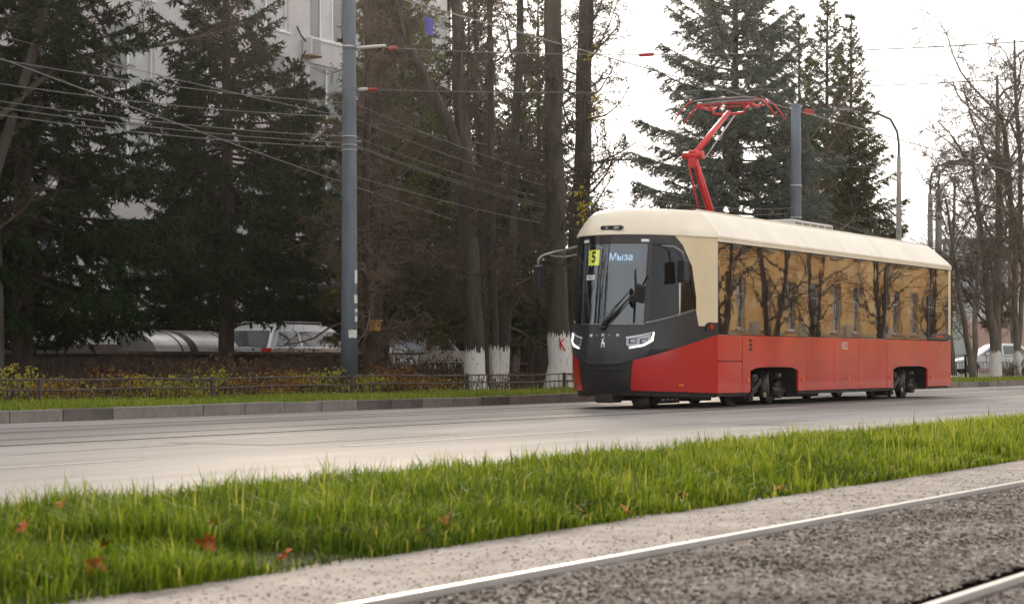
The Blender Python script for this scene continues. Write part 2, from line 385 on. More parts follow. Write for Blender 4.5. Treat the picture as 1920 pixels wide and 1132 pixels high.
# ------------------------------------------------------------------ air
hm = bpy.data.materials.new('haze'); hm.use_nodes = True; hn = hm.node_tree; hn.nodes.remove(hn.nodes['Principled BSDF'])
hv = hn.nodes.new('ShaderNodeVolumePrincipled'); hv.inputs['Color'].default_value = (.97, .95, .94, 1); hv.inputs['Density'].default_value = HAZE; hv.inputs['Anisotropy'].default_value = .86
hn.links.new(hv.outputs[0], hn.nodes['Material Output'].inputs['Volume'])
hb_ = MB(); hb_.box(-140, 330, -70, 160, -1.2, 24); tag(hb_.build('haze', hm), 'thin pale haze filling the air over the street', 'haze', kind='stuff')

# ------------------------------------------------------------------ buildings
def window_unit(p, name, x0, x1, z0, z1, y, panes, glass, fm='frame_white', sill=True, depth=.16):
    """window on a facade facing -y: frame (sub-parts pane, sill) set in a recess"""
    fr = MB(); fw = .07
    fr.box(x0, x1, y-.02, y+.06, z0, z0+fw); fr.box(x0, x1, y-.02, y+.06, z1-fw, z1)
    n = panes
    for i in range(n+1):
        c = x0+fw/2+(x1-x0-fw)*i/n
        fr.box(c-fw/2, c+fw/2, y-.021, y+.061, z0+fw, z1-fw)
    f = fr.build(name, M[fm], p)
    for i in range(n):
        a = x0+fw/2+(x1-x0-fw)*i/n; b = x0+fw/2+(x1-x0-fw)*(i+1)/n
        MB().box(a+fw/2-.005, b-fw/2+.005, y+.015, y+.03, z0+fw-.005, z1-fw+.005).build('pane', M[glass] if not callable(glass) else glass(), f)
    if sill: MB().box(x0-.1, x1+.1, y-.16, y+.02, z0-.07, z0-.004).build('sill', M['frame_white'], f)
    return f

b1 = thing('office_building', (52, 42, .13), 'pale lilac-grey office block with white windows behind the spruces', 'building')
m = MB(); zs = [(1.0, 2.4), (3.05, 5.2), (6.05, 8.2), (9.15, 11.25), (12.15, 14.25)]
wins = []
x = 31.2
cols = []
while x < 68.5:
    cols.append((x, x+2.35)); x += 3.62
xs0, xs1 = 29, 69.45
# facade with real openings: piers and spandrels
last = xs0
for a, b in cols+[(xs1, xs1)]:
    m.box(last, a, 42.0, 42.4, .1, 16.5); last = b
for a, b in cols:
    pz = .1
    for z0, z1 in zs[1:]+[(16.5, 16.5)]:
        m.box(a, b, 42.0, 42.4, pz, z0); pz = z1
m.box(xs1-.4, xs1, 42.4, 56, .1, 16.5); m.box(xs0, xs0+.4, 42.4, 56, .1, 16.5); m.box(xs0+.4, xs1-.4, 43.5, 56, .1, 16.5)
m.build('wall', M['wall_pale'], b1)
MB().box(xs0-.1, xs1+.1, 41.9, 42.0, .1, 1.3).build('plinth', M['wall_plinth'], b1)
MB().box(xs0-.3, xs1+.3, 41.6, 56.2, 16.5, 16.9).build('roof', M['roof_tin'], b1)
for a, b in cols:
    for z0, z1 in zs[1:]:
        window_unit(b1, 'window', a, b, z0, z1, 42.12, 2 if random.random() < .5 else 3, lambda: M[random.choice(('window_pale', 'window_glass', 'window_pale'))])
ac = thing('air_conditioner', (60.5, 41.8, 12.0), 'white boxed air conditioner on the pale wall beside an upper window', 'air conditioner')
MB().box(59.62, 60.22, 41.55, 41.93, 11.45, 12.05, .02).build('casing', M['insulator_white'], ac)
m = MB()
for k in range(8): m.box(59.67, 60.17, 41.53, 41.552, 11.5+k*.065, 11.53+k*.065)
m.build('grille', M['grey_metal'], ac)
MB().box(59.65, 59.7, 41.5, 42, 11.38, 11.45).box(60.14, 60.19, 41.5, 42, 11.38, 11.45).build('bracket', M['wood_box'], ac)
MB().tube([(59.62, 41.8, 11.9), (59.4, 41.85, 12.1), (59.3, 41.95, 12.4)], .03, 6).tube([(59.62, 41.8, 11.6), (59.5, 41.9, 11.3), (59.5, 41.97, 9.8)], .025, 6).build('hose', M['ink'], ac)

# far right hazy buildings
def slab(name, x0, x1, y0, y1, z1, mats, label, rows, wn, wh, gl, base=None):
    t = thing(name, ((x0+x1)/2, y0, .13), label, 'building')
    MB().box(x0, x1, y0+.3, y1, .1, z1).build('wall', M[mats], t)
    if base: MB().box(x0-.15, x1+.15, y0, y0+.3, .1, base[0], .02).build('plinth', M[base[1]], t)
    MB().box(x0-.3, x1+.3, y0, y1+.3, z1, z1+.35).build('roof', M['roof_tin'], t)
    for z in rows:
        for i in range(wn):
            a = x0+1+(x1-x0-2)*i/wn; b = a+(x1-x0-2)/wn*.62
            window_unit(t, 'window', a, b, z, z+wh, y0+.24, 2, gl, sill=False)
    return t
slab('low_workshop', 125, 165, 38, 41, 5.0, 'greygreen_wall', 'low grey-green workshop with a pink lower wall behind the bare trees', (3.6,), 12, 1.0, 'window_pale', (3.2, 'pink_wall'))
slab('tall_block', 182, 232, 50, 58, 11.4, 'blue_wall', 'tall pale blue block rising behind the grey-green workshop', (5.6, 8.4), 12, 1.4, 'window_pale')
slab('yellow_house', 172, 225, 44, 49, 8.6, 'yellow_wall', 'hazy yellow house at the right edge behind the bare trees', (2.2, 5.2), 12, 1.7, 'window_glass', (1.4, 'plinth_grey'))

# the yellow street front opposite, mirrored in the tram windows
bo = thing('ochre_building', (110, -13, 0), 'ochre plastered building across the street mirrored in the tram windows', 'building')
m = MB(); x = 52.0; oc = []
while x < 190: oc.append((x, x+1.35)); x += 3.4
last = 50.0
for a, b in oc+[(192, 192)]:
    m.box(last, a, -13.4, -13, 1.25, 12); last = b
for a, b in oc:
    m.box(a, b, -13.4, -13, 1.25, 2.4); m.box(a, b, -13.4, -13, 5.0, 6.6); m.box(a, b, -13.4, -13, 9.1, 12)
m.box(50, 192, -26, -14.2, 0, 12)
m.build('wall', M['ochre_wall'], bo)
MB().box(50, 192, -13.4, -12.92, -.02, 1.25).build('plinth', M['plinth_grey'], bo)
m = MB(); g = MB(); s_ = MB(); pl = MB()
for i, (a, b) in enumerate(oc):
    for z0, z1 in ((2.4, 5.0), (6.6, 9.1)):
        g.box(a, b, -13.3, -13.26, z0, z1)
        c = (a+b)/2
        for u in (a+.04, c, b-.04): m.box(u-.05, u+.05, -13.25, -13.17, z0, z1)
        m.box(a+.09, b-.09, -13.25, -13.17, z1-.85, z1-.77); m.box(a, b, -13.25, -13.165, z0, z0+.08)
        s_.box(a-.15, b+.15, -13, -12.85, z0-.12, z0)
    pl.box(b+.5, b+1.5, -13, -12.94, 1.3+(i % 3)*.1, 2.3+(i % 2)*.5)
g.build('pane', M['window_glass'], bo); m.build('window_frame', M['frame_white'], bo); s_.build('sill', M['plinth_grey'], bo); pl.build('plaster_patch', M['plinth_grey'], bo)
MB().box(49.7, 192.3, -26.3, -12.6, 12, 12.4).build('cornice', M['plinth_grey'], bo)
sheet('near_pavement', -60, 300, -13.4, -11.98, .01, 'concrete_strip', 'pale pavement along the ochre building across the street')

# low brick outbuilding, dark wall and metal canopy on the left
t = thing('brick_outbuilding', (33, 36, .13), 'dark brick outbuilding with pale bands at the far left under the spruce', 'building')
MB().box(26, 37.2, 36, 40, .1, 3.0).build('wall', M['brick_wall'], t)
MB().box(25.9, 37.3, 35.9, 36, 1.42, 1.55).box(25.9, 37.3, 35.92, 36, .98, 1.06).build('band', M['plinth_grey'], t)
MB().box(25.7, 37.5, 35.6, 40.3, 3.0, 3.2).build('roof', M['roof_tin'], t)
t = thing('backdrop_garage', (80, 39, .13), 'long low dark brick garage added to close the bright gaps between the limed trunks', 'garage')
MB().box(56, 106, 38.6, 41.2, .1, 2.7).build('wall', M['brick_wall'], t)  # added block that hides bright low sky behind the trunks
MB().box(55.8, 106.2, 38.3, 41.4, 2.7, 2.9).build('roof', M['roof_tin'], t)
for x in np.arange(58, 104, 4.0): MB().box(x, x+2.6, 38.54, 38.6, .13, 2.3, .01).build('garage_door', M['dark_wall'], t)
t = thing('low_wall', (36, 28.1, .13), 'dark low wall with a flat coping behind the spruce trunks', 'wall')
MB().box(24, 43.2, 28.0, 28.22, .1, .93).build('wall_face', M['dark_wall'], t)
MB().box(23.9, 43.3, 27.93, 28.29, .93, 1.0, .01).build('coping', M['fence_iron'], t)
t = thing('metal_canopy', (37, 30.2, .13), 'rounded silver metal cover with dark straps above the low wall', 'canopy')
def arc(x0, x1, r0, m, name):
    b = MB(); P = [(30.45-r0*math.cos(a), .92+r0*.58*math.sin(a)) for a in np.linspace(0, math.pi/2, 12)]+[(30.55, .92+r0*.55), (30.6, .92)]
    b.prism([(x0, y, z) for y, z in P], (x1-x0, 0, 0)); return b.build(name, M[m], t, angle=30)
arc(36.3, 37.5, 1.0, 'canopy_metal', 'canopy_sheet'); arc(37.8, 39.35, 1.0, 'canopy_metal', 'canopy_sheet')
arc(37.5, 37.8, .97, 'ink', 'strap'); arc(37.2, 37.25, 1.012, 'fence_iron', 'strap'); arc(38.9, 38.95, 1.012, 'fence_iron', 'strap')
MB().box(36.3, 39.35, 29.6, 30.5, .1, .9).build('canopy_base', M['dark_wall'], t)

# ------------------------------------------------------------------ cars
def car(loc, rz, label, body, L=4.4, W=1.74, Ht=1.46, estate=False, glass='car_glass', scale=1.0, screen=None):
    t = thing('parked_car', (0, 0, 0), label, 'car', 'cars parked behind the trees')
    h = W/2; zb = .92 if not estate else .98
    # lower body profile (x forward), with wheel arches
    xf, xr = L*.5-.85, -L*.5+.82
    def archpts(cx, r=.37):
        return [(cx+r*math.cos(a), .26+r*math.sin(a)) for a in np.linspace(0, math.pi, 8)]
    low = [(L/2-.03, .24)]+archpts(xf)+archpts(xr)+[(-L/2+.05, .28), (-L/2, .55), (-L/2+.06, zb-.06 if not estate else zb)]
    if estate: low += [(-L/2+.12, zb+.01)]
    else: low += [(-L/2+.2, zb+.02), (-L/2+.75, zb+.04)]
    low += [(L/2-1.45, zb), (L/2-.85, zb-.08), (L/2-.25, zb-.2), (L/2-.04, zb-.36)]
    def skin(poly, slices, name, m, parent):
        b = MB(); bm = b.bm; cx = sum(p[0] for p in poly)/len(poly); rings = []
        for y, k, kz in slices:
            rings.append([bm.verts.new((cx+(x-cx)*k, y(z) if callable(y) else y, zc)) for x, z in poly for zc in [(z-.6)*kz+.6]])
        n = len(poly)
        for i in range(len(rings)-1):
            for j in range(n): bm.faces.new((rings[i][j], rings[i][(j+1) % n], rings[i+1][(j+1) % n], rings[i+1][j]))
        bm.faces.new(rings[0]); bm.faces.new(rings[-1][::-1])
        return b.build(name, m, parent, angle=38)
    sl_ = [(-h, .965, .96), (-h+.05, .99, .99), (-h+.2, 1, 1), (0, 1.012, 1.0), (h-.2, 1, 1), (h-.05, .99, .99), (h, .965, .96)]
    skin(low, sl_, 'body', M[body], t)
    if estate: gh = [(-L/2+.08, zb-.02), (-L/2+.42, Ht-.16), (-L/2+.58, Ht-.05), (-L/2+.85, Ht), (.1, Ht), (.45, Ht-.07), (1.35, zb-.04)]
    else: gh = [(-L/2+.55, zb-.02), (-L/2+1.25, Ht-.08), (-L/2+1.6, Ht), (.1, Ht), (.4, Ht-.05), (1.3, zb-.04)]
    hz = lambda z: h-.06-(z-zb)/(Ht-zb)*.22
    b = MB(); bm = b.bm; rings = []
    for sgn, k in ((-1, 1), (-.8, 1.005), (0, 1.02), (.8, 1.005), (1, 1)):
        rings.append([bm.verts.new((x*k, sgn*hz(z), z+(.02 if abs(sgn) < .9 and z > Ht-.1 else 0))) for x, z in gh])
    n = len(gh)
    for i in range(4):
        for j in range(n): bm.faces.new((rings[i][j], rings[i][(j+1) % n], rings[i+1][(j+1) % n], rings[i+1][j]))
    bm.faces.new(rings[0]); bm.faces.new(rings[-1][::-1])
    b.build('cabin', M[body], t, angle=30)
    zt, z0 = Ht-(.17 if estate else .1), zb+.04
    def xat(z, i, j): 
        (xa, za), (xb, zb_) = gh[i], gh[j]; return xa+(xb-xa)*(z-za)/(zb_-za)
    rr, fr = (0, 1), (len(gh)-1, len(gh)-2)
    bnd = [(-.12 if not estate else -.25)]
    spans = [(None, bnd[0]), (bnd[0]+.07, None)]
    if estate: spans = [(None, -.95), (-.87, .05), (.12, None)]
    for sgn in (-1, 1):
        for a, c in spans:
            xa0 = xat(z0, *rr)+.22 if a is None else a; xa1 = xat(zt, *rr)+.22 if a is None else a
            xc0 = xat(z0, *fr)-.16 if c is None else c; xc1 = xat(zt, *fr)-.12 if c is None else c
            q = [(xa0, z0), (xc0, z0), (xc1, zt), (xa1, zt)]
            MB().prism([(x, sgn*(hz(z)+.004), z) for x, z in q], (0, -sgn*.02, 0)).build('side_window', M[glass], t)
        MB().obox((.75, sgn*(h+.08), zb+.08), (1, 0, 0), (0, 1, 0), (0, 0, 1), .06, .1, .07, .03).build('mirror', M[body], t)
        for xx in (xf, xr):
            wm = MB(); wm.tube([(xx, sgn*(h-.2), .31), (xx, sgn*(h-.18), .31), (xx, sgn*(h-.03), .31), (xx, sgn*(h-.01), .31)], [.27, .31, .31, .28], 20)
            wh = wm.build('wheel', M['tyre'], t)
            rm = MB(); rm.tube([(xx, sgn*(h-.06), .31), (xx, sgn*(h+.002), .31)], .2, 16)
            rm.build('rim', M['rim'], wh)
            hb = MB()
            for k in range(6):
                a = k*math.pi/3
                hb.obox((xx+.13*math.cos(a), sgn*(h+.003), .31+.13*math.sin(a)), (-math.sin(a), 0, math.cos(a)), (0, 1, 0), (math.cos(a), 0, math.sin(a)), .022, .004, .05)
            hb.build('rim_slot', M['ink'], wh)
        MB().obox((-L/2+.05, sgn*(h-.14), zb-.12), (1, 0, 0), (0, 1, 0), (0, 0, 1), .06, .12, .12, .02).build('tail_light', M['tail_red'], t)
        MB().obox((L/2-.15, sgn*(h-.2), zb-.28), (1, 0, -.3), (0, 1, 0), (.3, 0, 1), .1, .16, .07, .02).build('headlight', M['lens_white'], t)
    def endglass(i, j, sg, name, m):
        p = []
        for y, z in ((-1, z0), (1, z0), (1, zt+.02), (-1, zt+.02)):
            p.append((xat(z, i, j)*1.02+sg*.012, y*(hz(z)-.1), z))
        MB().prism(p, (-sg*.02, 0, 0)).build(name, M[m], t)
    endglass(0, 1, -1, 'rear_window', glass); endglass(len(gh)-1, len(gh)-2, 1, 'windscreen', screen or glass)
    for sg in (1, -1):
        MB().box(-L/2-.02 if sg < 0 else L/2-.1, -L/2+.1 if sg < 0 else L/2+.01, -h+.12, h-.12, .3, .5, .03).build('bumper', M['black_plastic'] if body == 'car_silver' else M[body], t)
    if estate:
        for sgn in (-1, 1): MB().tube([(-1.6, sgn*.56, Ht+.015), (-1.55, sgn*.56, Ht+.06), (.1, sgn*.56, Ht+.06), (.15, sgn*.56, Ht+.015)], .018, 6).build('roof_rail', M['grey_metal'], t)
    t.location = loc; t.rotation_euler = (0, 0, rz); t.scale = (scale,)*3
    return t
car((43.05, 30.35, .13), math.radians(-4), 'silver estate car seen from behind over the dark low wall', 'car_silver', 4.5, 1.76, 1.56, True, glass='car_glass')
car((48.48, 30.4, .13), math.radians(190), 'dull grey-brown car behind the trunk with the wooden box', 'car_grey', 4.3, 1.7, 1.46, screen='car_glass_pale')
car((102.82, 30.0, .14), math.radians(124), 'white-blue car parked behind the fence at far right', 'car_white', 4.7, 1.8, 1.5)

# ------------------------------------------------------------------ fences
def fence(x0, x1, y, zt, zm, dx, label, mn, posts, thin_every, rad=.011):
    t = thing('low_fence', (x0, y, .135), label, 'fence')
    def wob(x): return .012*math.sin(x*1.7)+.01*math.sin(x*.6)
    for z in (zt, zm):
        P = [(x, y+wob(x)*.6, z+wob(x)*.8) for x in np.arange(x0, x1+.01, .7)]
        b = MB(); b.tube(P, .017, 6); b.build('rail', M[mn], t)
    pm = MB(); pm.tube([(0, 0, -.05), (0, 0, zm-.135)], rad, 5); bm = pm.bm; pme = bpy.data.meshes.new('picket'); bm.to_mesh(pme); bm.free(); pme.materials.append(M[mn])
    pl_ = MB(); pl_.tube([(0, 0, -.05), (0, 0, zt-.135)], rad, 5); bm = pl_.bm; lme = bpy.data.meshes.new('picket'); bm.to_mesh(lme); bm.free(); lme.materials.append(M[mn])
    po = MB(); po.box(-.03, .03, -.03, .03, -.1, zt-.1, .005); bm = po.bm; pome = bpy.data.meshes.new('post'); bm.to_mesh(pome); bm.free(); pome.materials.append(M[mn])
    i = 0; x = x0+dx/2
    while x < x1:
        o = bpy.data.objects.new('picket', lme if i % thin_every == 0 else pme); COL.objects.link(o); o.parent = t
        o.location = (x-x0, wob(x)*.6, wob(x)*.5); o.rotation_euler = (random.uniform(-.03, .03), random.uniform(-.03, .03), 0)
        x += dx; i += 1
    x = x0+posts[0]
    while x < x1:
        o = bpy.data.objects.new('post', pome); COL.objects.link(o); o.parent = t; o.location = (x-x0, 0, 0); x += posts[1]
    return t
fence(20.5, 42.3, 22.0, .50, .345, .215, 'knee-high rusty iron fence in front of the autumn hedge', 'fence_iron', (3.8, 4.3), 3)
fence(43.9, 49.0, 27.0, .72, .48, .2, 'thin dark fence in front of the grey-brown car', 'fence_dark', (.5, 2.4), 4)
fence(64.0, 92.0, 22.9, 1.0, .74, .26, 'taller black picket fence on the lawn right of the tram', 'fence_dark', (1.0, 3.2), 5, .014)

# ------------------------------------------------------------------ poles, lamps and wires
def taper_pole(t, x, y, z0, z1, r0, r1, m, k=24):
    return MB().tube([(x, y, z0+(z1-z0)*i/6) for i in range(7)], [r0+(r1-r0)*i/6 for i in range(7)], k).build('pole_shaft', M[m], t)
def band(t, x, y, z, r, h=.05, m='pole_band', name='band'):
    return MB().tube([(x, y, z-h/2), (x, y, z+h/2)], r, 20).build(name, M[m], t)
cr = Vector((math.sin(TH), -math.cos(TH), 0))          # across the street, roughly facing the viewer's right
def rpole(z, z1, r0, r1): return r0+(r1-r0)*z/z1
px, py = 34.3, 23.0
p1 = thing('tram_pole', (px, py, .13), 'blue-grey steel pole with torn white papers rising before the dark spruces', 'pole', 'tram wire poles')
taper_pole(p1, px, py, .05, 9.6, .168, .118, 'pole_blue')
R1 = lambda z: .168+(.118-.168)*z/9.6
for z, h in ((7.0, .05), (5.22, .05), (5.06, .03), (4.96, .03), (5.95, .02), (4.35, .02), (6.2, .018)): band(p1, px, py, z, R1(z)+.012, h, 'pole_band' if h > .02 else 'pole_blue')
MB().obox(Vector((px, py, 5.12))-cr*.1+Vector((-.07, -.1, 0)), cr, (0, 1, 0), (0, 0, 1), .02, .03, .16).build('clamp', M['pole_band'], p1)
for (z, a0, wd, hh, mn, name) in ((2.46, -18, .12, .26, 'paper', 'torn_paper'), (2.02, -22, .13, .17, 'paper', 'torn_paper'), (1.70, -18, .12, .25, 'paper', 'torn_paper'), (1.33, -52, .2, .15, 'paper', 'torn_paper'), (1.72, -17, .11, .08, 'paper_blue', 'blue_sticker')):
    # papers wrap the shaft; angle measured from the right-hand silhouette as seen from the road
    b = MB(); r = R1(z)+(.004 if mn == 'paper' else .007); n = 7; base = math.radians(29.4-90)+math.atan2(-.078, 1)
    rows = []
    for kz in range(5):
        rows.append([])
        for i in range(n):
            a = base+math.radians(a0)*1.0+ (i/(n-1)-.5)*wd/r
            jag = random.uniform(-.014, .014) if kz in (0, 4) else 0
            rows[-1].append(b.bm.verts.new((px+r*math.cos(a), py+r*math.sin(a), z-hh/2+hh*kz/4+jag)))
    for kz in range(4):
        for i in range(n-1): b.bm.faces.new((rows[kz][i], rows[kz][i+1], rows[kz+1][i+1], rows[kz+1][i]))
    b.build(name, M[mn], p1)
px2 = 58.1
p2 = thing('tram_pole', (px2, py, .13), 'blue-grey steel pole with a red insulator rising behind the tram roof', 'pole', 'tram wire poles')
taper_pole(p2, px2, py, .05, 8.43, .178, .145, 'pole_blue')
for z, h in ((6.0, .06), (5.05, .05), (4.85, .05)): band(p2, px2, py, z, .17, h)
MB().tube([(px2+.1, py-.1, 8.0), (px2+.25, py-.25, 8.7), (px2+.7, py-.7, 8.95), (px2+1.4, py-1.3, 8.97)], .025, 6).build('bracket_arm', M['wire_dark'], p2)
MB().obox((px2+.3, py-.28, 8.2), (1, -1, 0), (1, 1, 0), (0, 0, 1), .16, .06, .09, .03).build('insulator', M['insulator_red'], p2)
p3 = thing('notice_column', (73.6, 23.9, .13), 'light blue column with small white notices right behind the tram end', 'column')
taper_pole(p3, 73.6, 23.9, .05, 3.9, .17, .16, 'pole_blue')
MB().box(73.48, 73.7, 23.71, 23.73, 1.0, 1.4).box(73.5, 73.66, 23.71, 23.728, 1.5, 1.7).build('notice', M['paper'], p3)
def lamp_post(x, y, z1, r0, r1, arm, label):
    t = thing('street_lamp', (x, y, .13), label, 'street lamp', 'concrete street lamps')
    taper_pole(t, x, y, .05, z1, r0, r1, 'concrete_pole', 12)
    MB().tube([(x, y, z1-.3)]+[(x+a*cr.x, y+a*cr.y, z1+b) for a, b in arm], .045, 8).build('lamp_arm', M['wire_dark'], t)
    a, b = arm[-1]; d = 1 if a > 0 else -1
    MB().obox((x+(a+d*.3)*cr.x, y+(a+d*.3)*cr.y, z1+b-.03), cr, (cr.y, -cr.x, 0), (0, 0, 1), .34, .13, .06, .04).build('lamp_head', M['grey_metal'], t)
    return t
lamp_post(72.7, 24.8, 8.2, .17, .075, [(0, .45), (-.06, .9), (-.3, 1.35), (-.75, 1.55), (-1.7, 1.75)], 'concrete street lamp with a curved arm bending left above the far spruce')
lamp_post(80.0, 26.0, 7.4, .15, .10, [(0, .3), (.06, .8), (.3, 1.1), (.8, 1.3)], 'left one of two concrete street lamps close together behind the tram end')
lamp_post(82.0, 26.3, 7.75, .19, .12, [(0, .3), (.06, .7), (.4, 1.0), (.95, 1.2)], 'thicker right one of two concrete street lamps close together behind the tram end')

def wire(P0, P1, sag, label, r=.011, n=14, m='wire', name='overhead_wire', group='overhead wires', extra=None):
    P0, P1 = Vector(P0), Vector(P1)
    pts = [P0.lerp(P1, i/n)-Vector((0, 0, sag*4*(i/n)*(1-i/n))) for i in range(n+1)]
    b = MB(); b.tube(pts, r, 5)
    if extra is None:
        return tag(b.build(name, M[m]), label, 'wire', group)
    t = thing(name, tuple(P0), label, 'wire', group); b.build('cable', M[m], t)
    for f, ln, mn in extra:
        k = P0.lerp(P1, f)-Vector((0, 0, sag*4*f*(1-f))); d = (P1-P0).normalized()
        MB().tube([k-d*ln*.5, k-d*ln*.45, k+d*ln*.45, k+d*ln*.5], [.015, .034, .034, .015], 8).build('insulator', M[mn], t)
    return t
wire((-10, 15.4, 5.78), (130, 15.4, 5.78), .0, 'tram contact wire running above the pantograph', .011, 8, name='contact_wire')
# span wires across the street
wire((34.3, 22.9, 7.02), (36.0, -3, 7.0), .78, 'span wire with white and red insulators at the top of the blue pole', .009, 16, extra=[(.0155, .66, 'insulator_white'), (.034, .17, 'insulator_red'), (.24, .3, 'insulator_red')])
wire((34.35, 22.9, 6.17), (36.2, -3, 6.17), .55, 'lower span wire with a short red insulator beside the blue pole', .008, 16, extra=[(.007, .2, 'insulator_white'), (.0155, .18, 'insulator_red')])
wire((58.15, 22.85, 8.25), (60.5, -3, 8.0), .3, 'span wire with a red end from the pole behind the tram', .007, 14)
wire((58.15, 22.85, 6.55), (60.5, -3, 7.1), .35, 'lower span wire from the pole behind the tram', .007, 14)
# feeder cables along the poles on the left
for i, (zl, z1, dy, sg, lab) in enumerate(((6.25, 5.88, 0, .55, 'topmost grey cable left of the blue pole'), (5.75, 5.62, .1, .55, 'second grey cable down left of the blue pole'),
        (5.5, 5.22, .0, .5, 'third grey cable down left of the blue pole'), (5.35, 5.1, .1, .45, 'fourth grey cable down left of the blue pole'), (5.25, 5.0, -.1, .5, 'fifth grey cable down left of the blue pole'))):
    wire((10.3, 23+dy, zl), (34.3, 23+dy-.12, z1), sg, lab, .008)
    wire((34.3, 23+dy-.12, z1), (58.1, 23+dy-.12, 5.05-.15*i+.3), .7, lab.replace('left of the blue pole', 'between the blue pole and the pole behind the tram'), .007)
    wire((58.1, 23+dy-.12, 5.05-.15*i+.3), (84, 23+dy+.6, 5.2-.15*i), .5, lab.replace('left of the blue pole', 'right of the pole behind the tram').replace('grey', 'dark'), .017, m='wire_dark')
wire((10.3, 21.0, 6.9), (40.5, 24.2, 3.95), .15, 'long bright cable slanting down across the left spruces', .011)
wire((10.3, 24.5, 7.3), (50, 24.0, 5.9), .6, 'thin cable crossing high in front of the left spruces', .008)
wire((34.3, 22.9, 4.45), (58.1, 22.9, 4.3), .5, 'lowest pale cable from the blue pole into the bare trees', .009)
bs = MB(); bs.box(-.16, .16, -.012, .012, -.2, .2, .005)
tag(bs.build('blue_plate', M['sign_blue'], origin=(0, 0, 0)), 'small blue plate fixed high on a bare limb', 'sign')
BLUE = bpy.data.objects['blue_plate']; BLUE.location = (41.2, 25.4, 8.56)

# ------------------------------------------------------------------ trees
def tubes(P, Rr, k):
    """P (N,n,3) polylines, Rr (N,n) radii -> verts, quads"""
    N, n, _ = P.shape
    T = np.gradient(P, axis=1); T /= np.linalg.norm(T, axis=2, keepdims=True)+1e-9
    ref = np.where(np.abs(T[..., 2:3]) < .9, np.array([0, 0, 1.]), np.array([1., 0, 0]))
    A = np.cross(T, ref); A /= np.linalg.norm(A, axis=2, keepdims=True)+1e-9; B = np.cross(T, A)
    ang = np.arange(k)*2*math.pi/k
    V = P[:, :, None, :]+Rr[:, :, None, None]*(A[:, :, None, :]*np.cos(ang)[None, None, :, None]+B[:, :, None, :]*np.sin(ang)[None, None, :, None])
    idx = np.arange(N*n*k).reshape(N, n, k); a = idx[:, :-1]; b = idx[:, 1:]
    Q = np.stack([a, np.roll(a, -1, 2), np.roll(b, -1, 2), b], -1).reshape(-1, 4)
    return V.reshape(-1, 3), Q

def norm(v): return v/(np.linalg.norm(v, axis=-1, keepdims=True)+1e-9)

def curve(P0, D, L, n, jit, trop, g):
    """grow N curves with n points"""
    N = len(P0); P = np.zeros((N, n, 3)); P[:, 0] = P0; d = norm(D); st = (L/(n-1))[:, None]
    for i in range(1, n):
        d = norm(d+g.normal(size=(N, 3))*jit+np.array([0, 0, 1.])*trop)
        P[:, i] = P[:, i-1]+d*st
    return P

def children(P, Rr, L, count, tmin, tmax, ang, lr, lfall, rr, g, n, jit, trop, minr, outz=0):
    N, n0, _ = P.shape
    par = np.repeat(np.arange(N), count); M_ = len(par)
    t = tmin+(tmax-tmin)*((np.tile(np.arange(count), N)+g.uniform(0, 1, M_))/count)
    f = t*(n0-1); i = np.clip(f.astype(int), 0, n0-2); u = (f-i)[:, None]
    pos = P[par, i]*(1-u)+P[par, i+1]*u; tan = norm(P[par, i+1]-P[par, i])
    rad = Rr[par, i]*(1-u[:, 0])+Rr[par, i+1]*u[:, 0]
    rv = g.normal(size=(M_, 3)); rv[:, 2] += outz; perp = norm(rv-(rv*tan).sum(1, keepdims=True)*tan)
    a = np.radians(ang*g.uniform(.7, 1.3, M_))[:, None]
    D = tan*np.cos(a)+perp*np.sin(a)
    LL = L[par]*lr*(1-lfall*t)*g.uniform(.55, 1.15, M_)
    C = curve(pos, D, LL, n, jit, trop, g)
    r0 = np.maximum(np.minimum(rad*.75, rr*LL), minr)
    RR = r0[:, None]*np.linspace(1, .35, n)[None, :]; RR = np.maximum(RR, minr*.7)
    return C, RR, LL

def bare_tree(stems, levels, seed, minr=.0062):
    """stems: list of (points, radii). returns trunk (V,Q) and twig (V,Q)"""
    g = np.random.default_rng(seed); tv, tq, cv, cq = [], [], [], []; off = 0; offc = 0
    P = []; Rr = []; L = []
    for pts, rad in stems:
        pts = np.array(pts, float); s = np.linspace(0, 1, len(pts)); S_ = np.linspace(0, 1, 18)
        q = np.stack([np.interp(S_, s, pts[:, k]) for k in range(3)], 1); q[1:-1] += g.normal(size=(16, 3))*np.linalg.norm(pts[-1]-pts[0])*.004
        q[1:-1] = (q[:-2]+2*q[1:-1]+q[2:])/4
        P.append(q); Rr.append(np.interp(S_, s, rad)); L.append(np.linalg.norm(np.diff(q, axis=0), axis=1).sum())
    P = np.array(P); Rr = np.array(Rr); L = np.array(L)
    V, Q = tubes(P, Rr, 14); trunk = (V, Q)
    for li, lv in enumerate(levels):
        P, Rr, L = children(P, Rr, L, lv['n'], lv.get('t0', .3), lv.get('t1', 1.), lv['a'], lv['l'], lv.get('f', .5), lv.get('r', .012), g, lv.get('k', 6), lv.get('j', .12), lv.get('g', 0), max(minr, lv.get('mr', 0)), lv.get('oz', 0))
        V, Q = tubes(P, Rr, lv.get('s', 3 if li > 0 else 5)); cv.append(V); cq.append(Q+offc); offc += len(V)
    return trunk, (np.concatenate(cv), np.concatenate(cq)), P

def add_tree(name, loc, label, trunk, twigs, bark, twm, whitewash=None, group=None, leaves=None):
    t = thing(name, loc, label, 'tree', group)
    loc = np.array(loc)
    tm = link('trunk', np_mesh('trunk', trunk[0], [trunk[1]], M[bark], True), t)
    if twigs is not None: link('crown', np_mesh('crown', twigs[0], [twigs[1]], M[twm], True), t)
    return t, tm

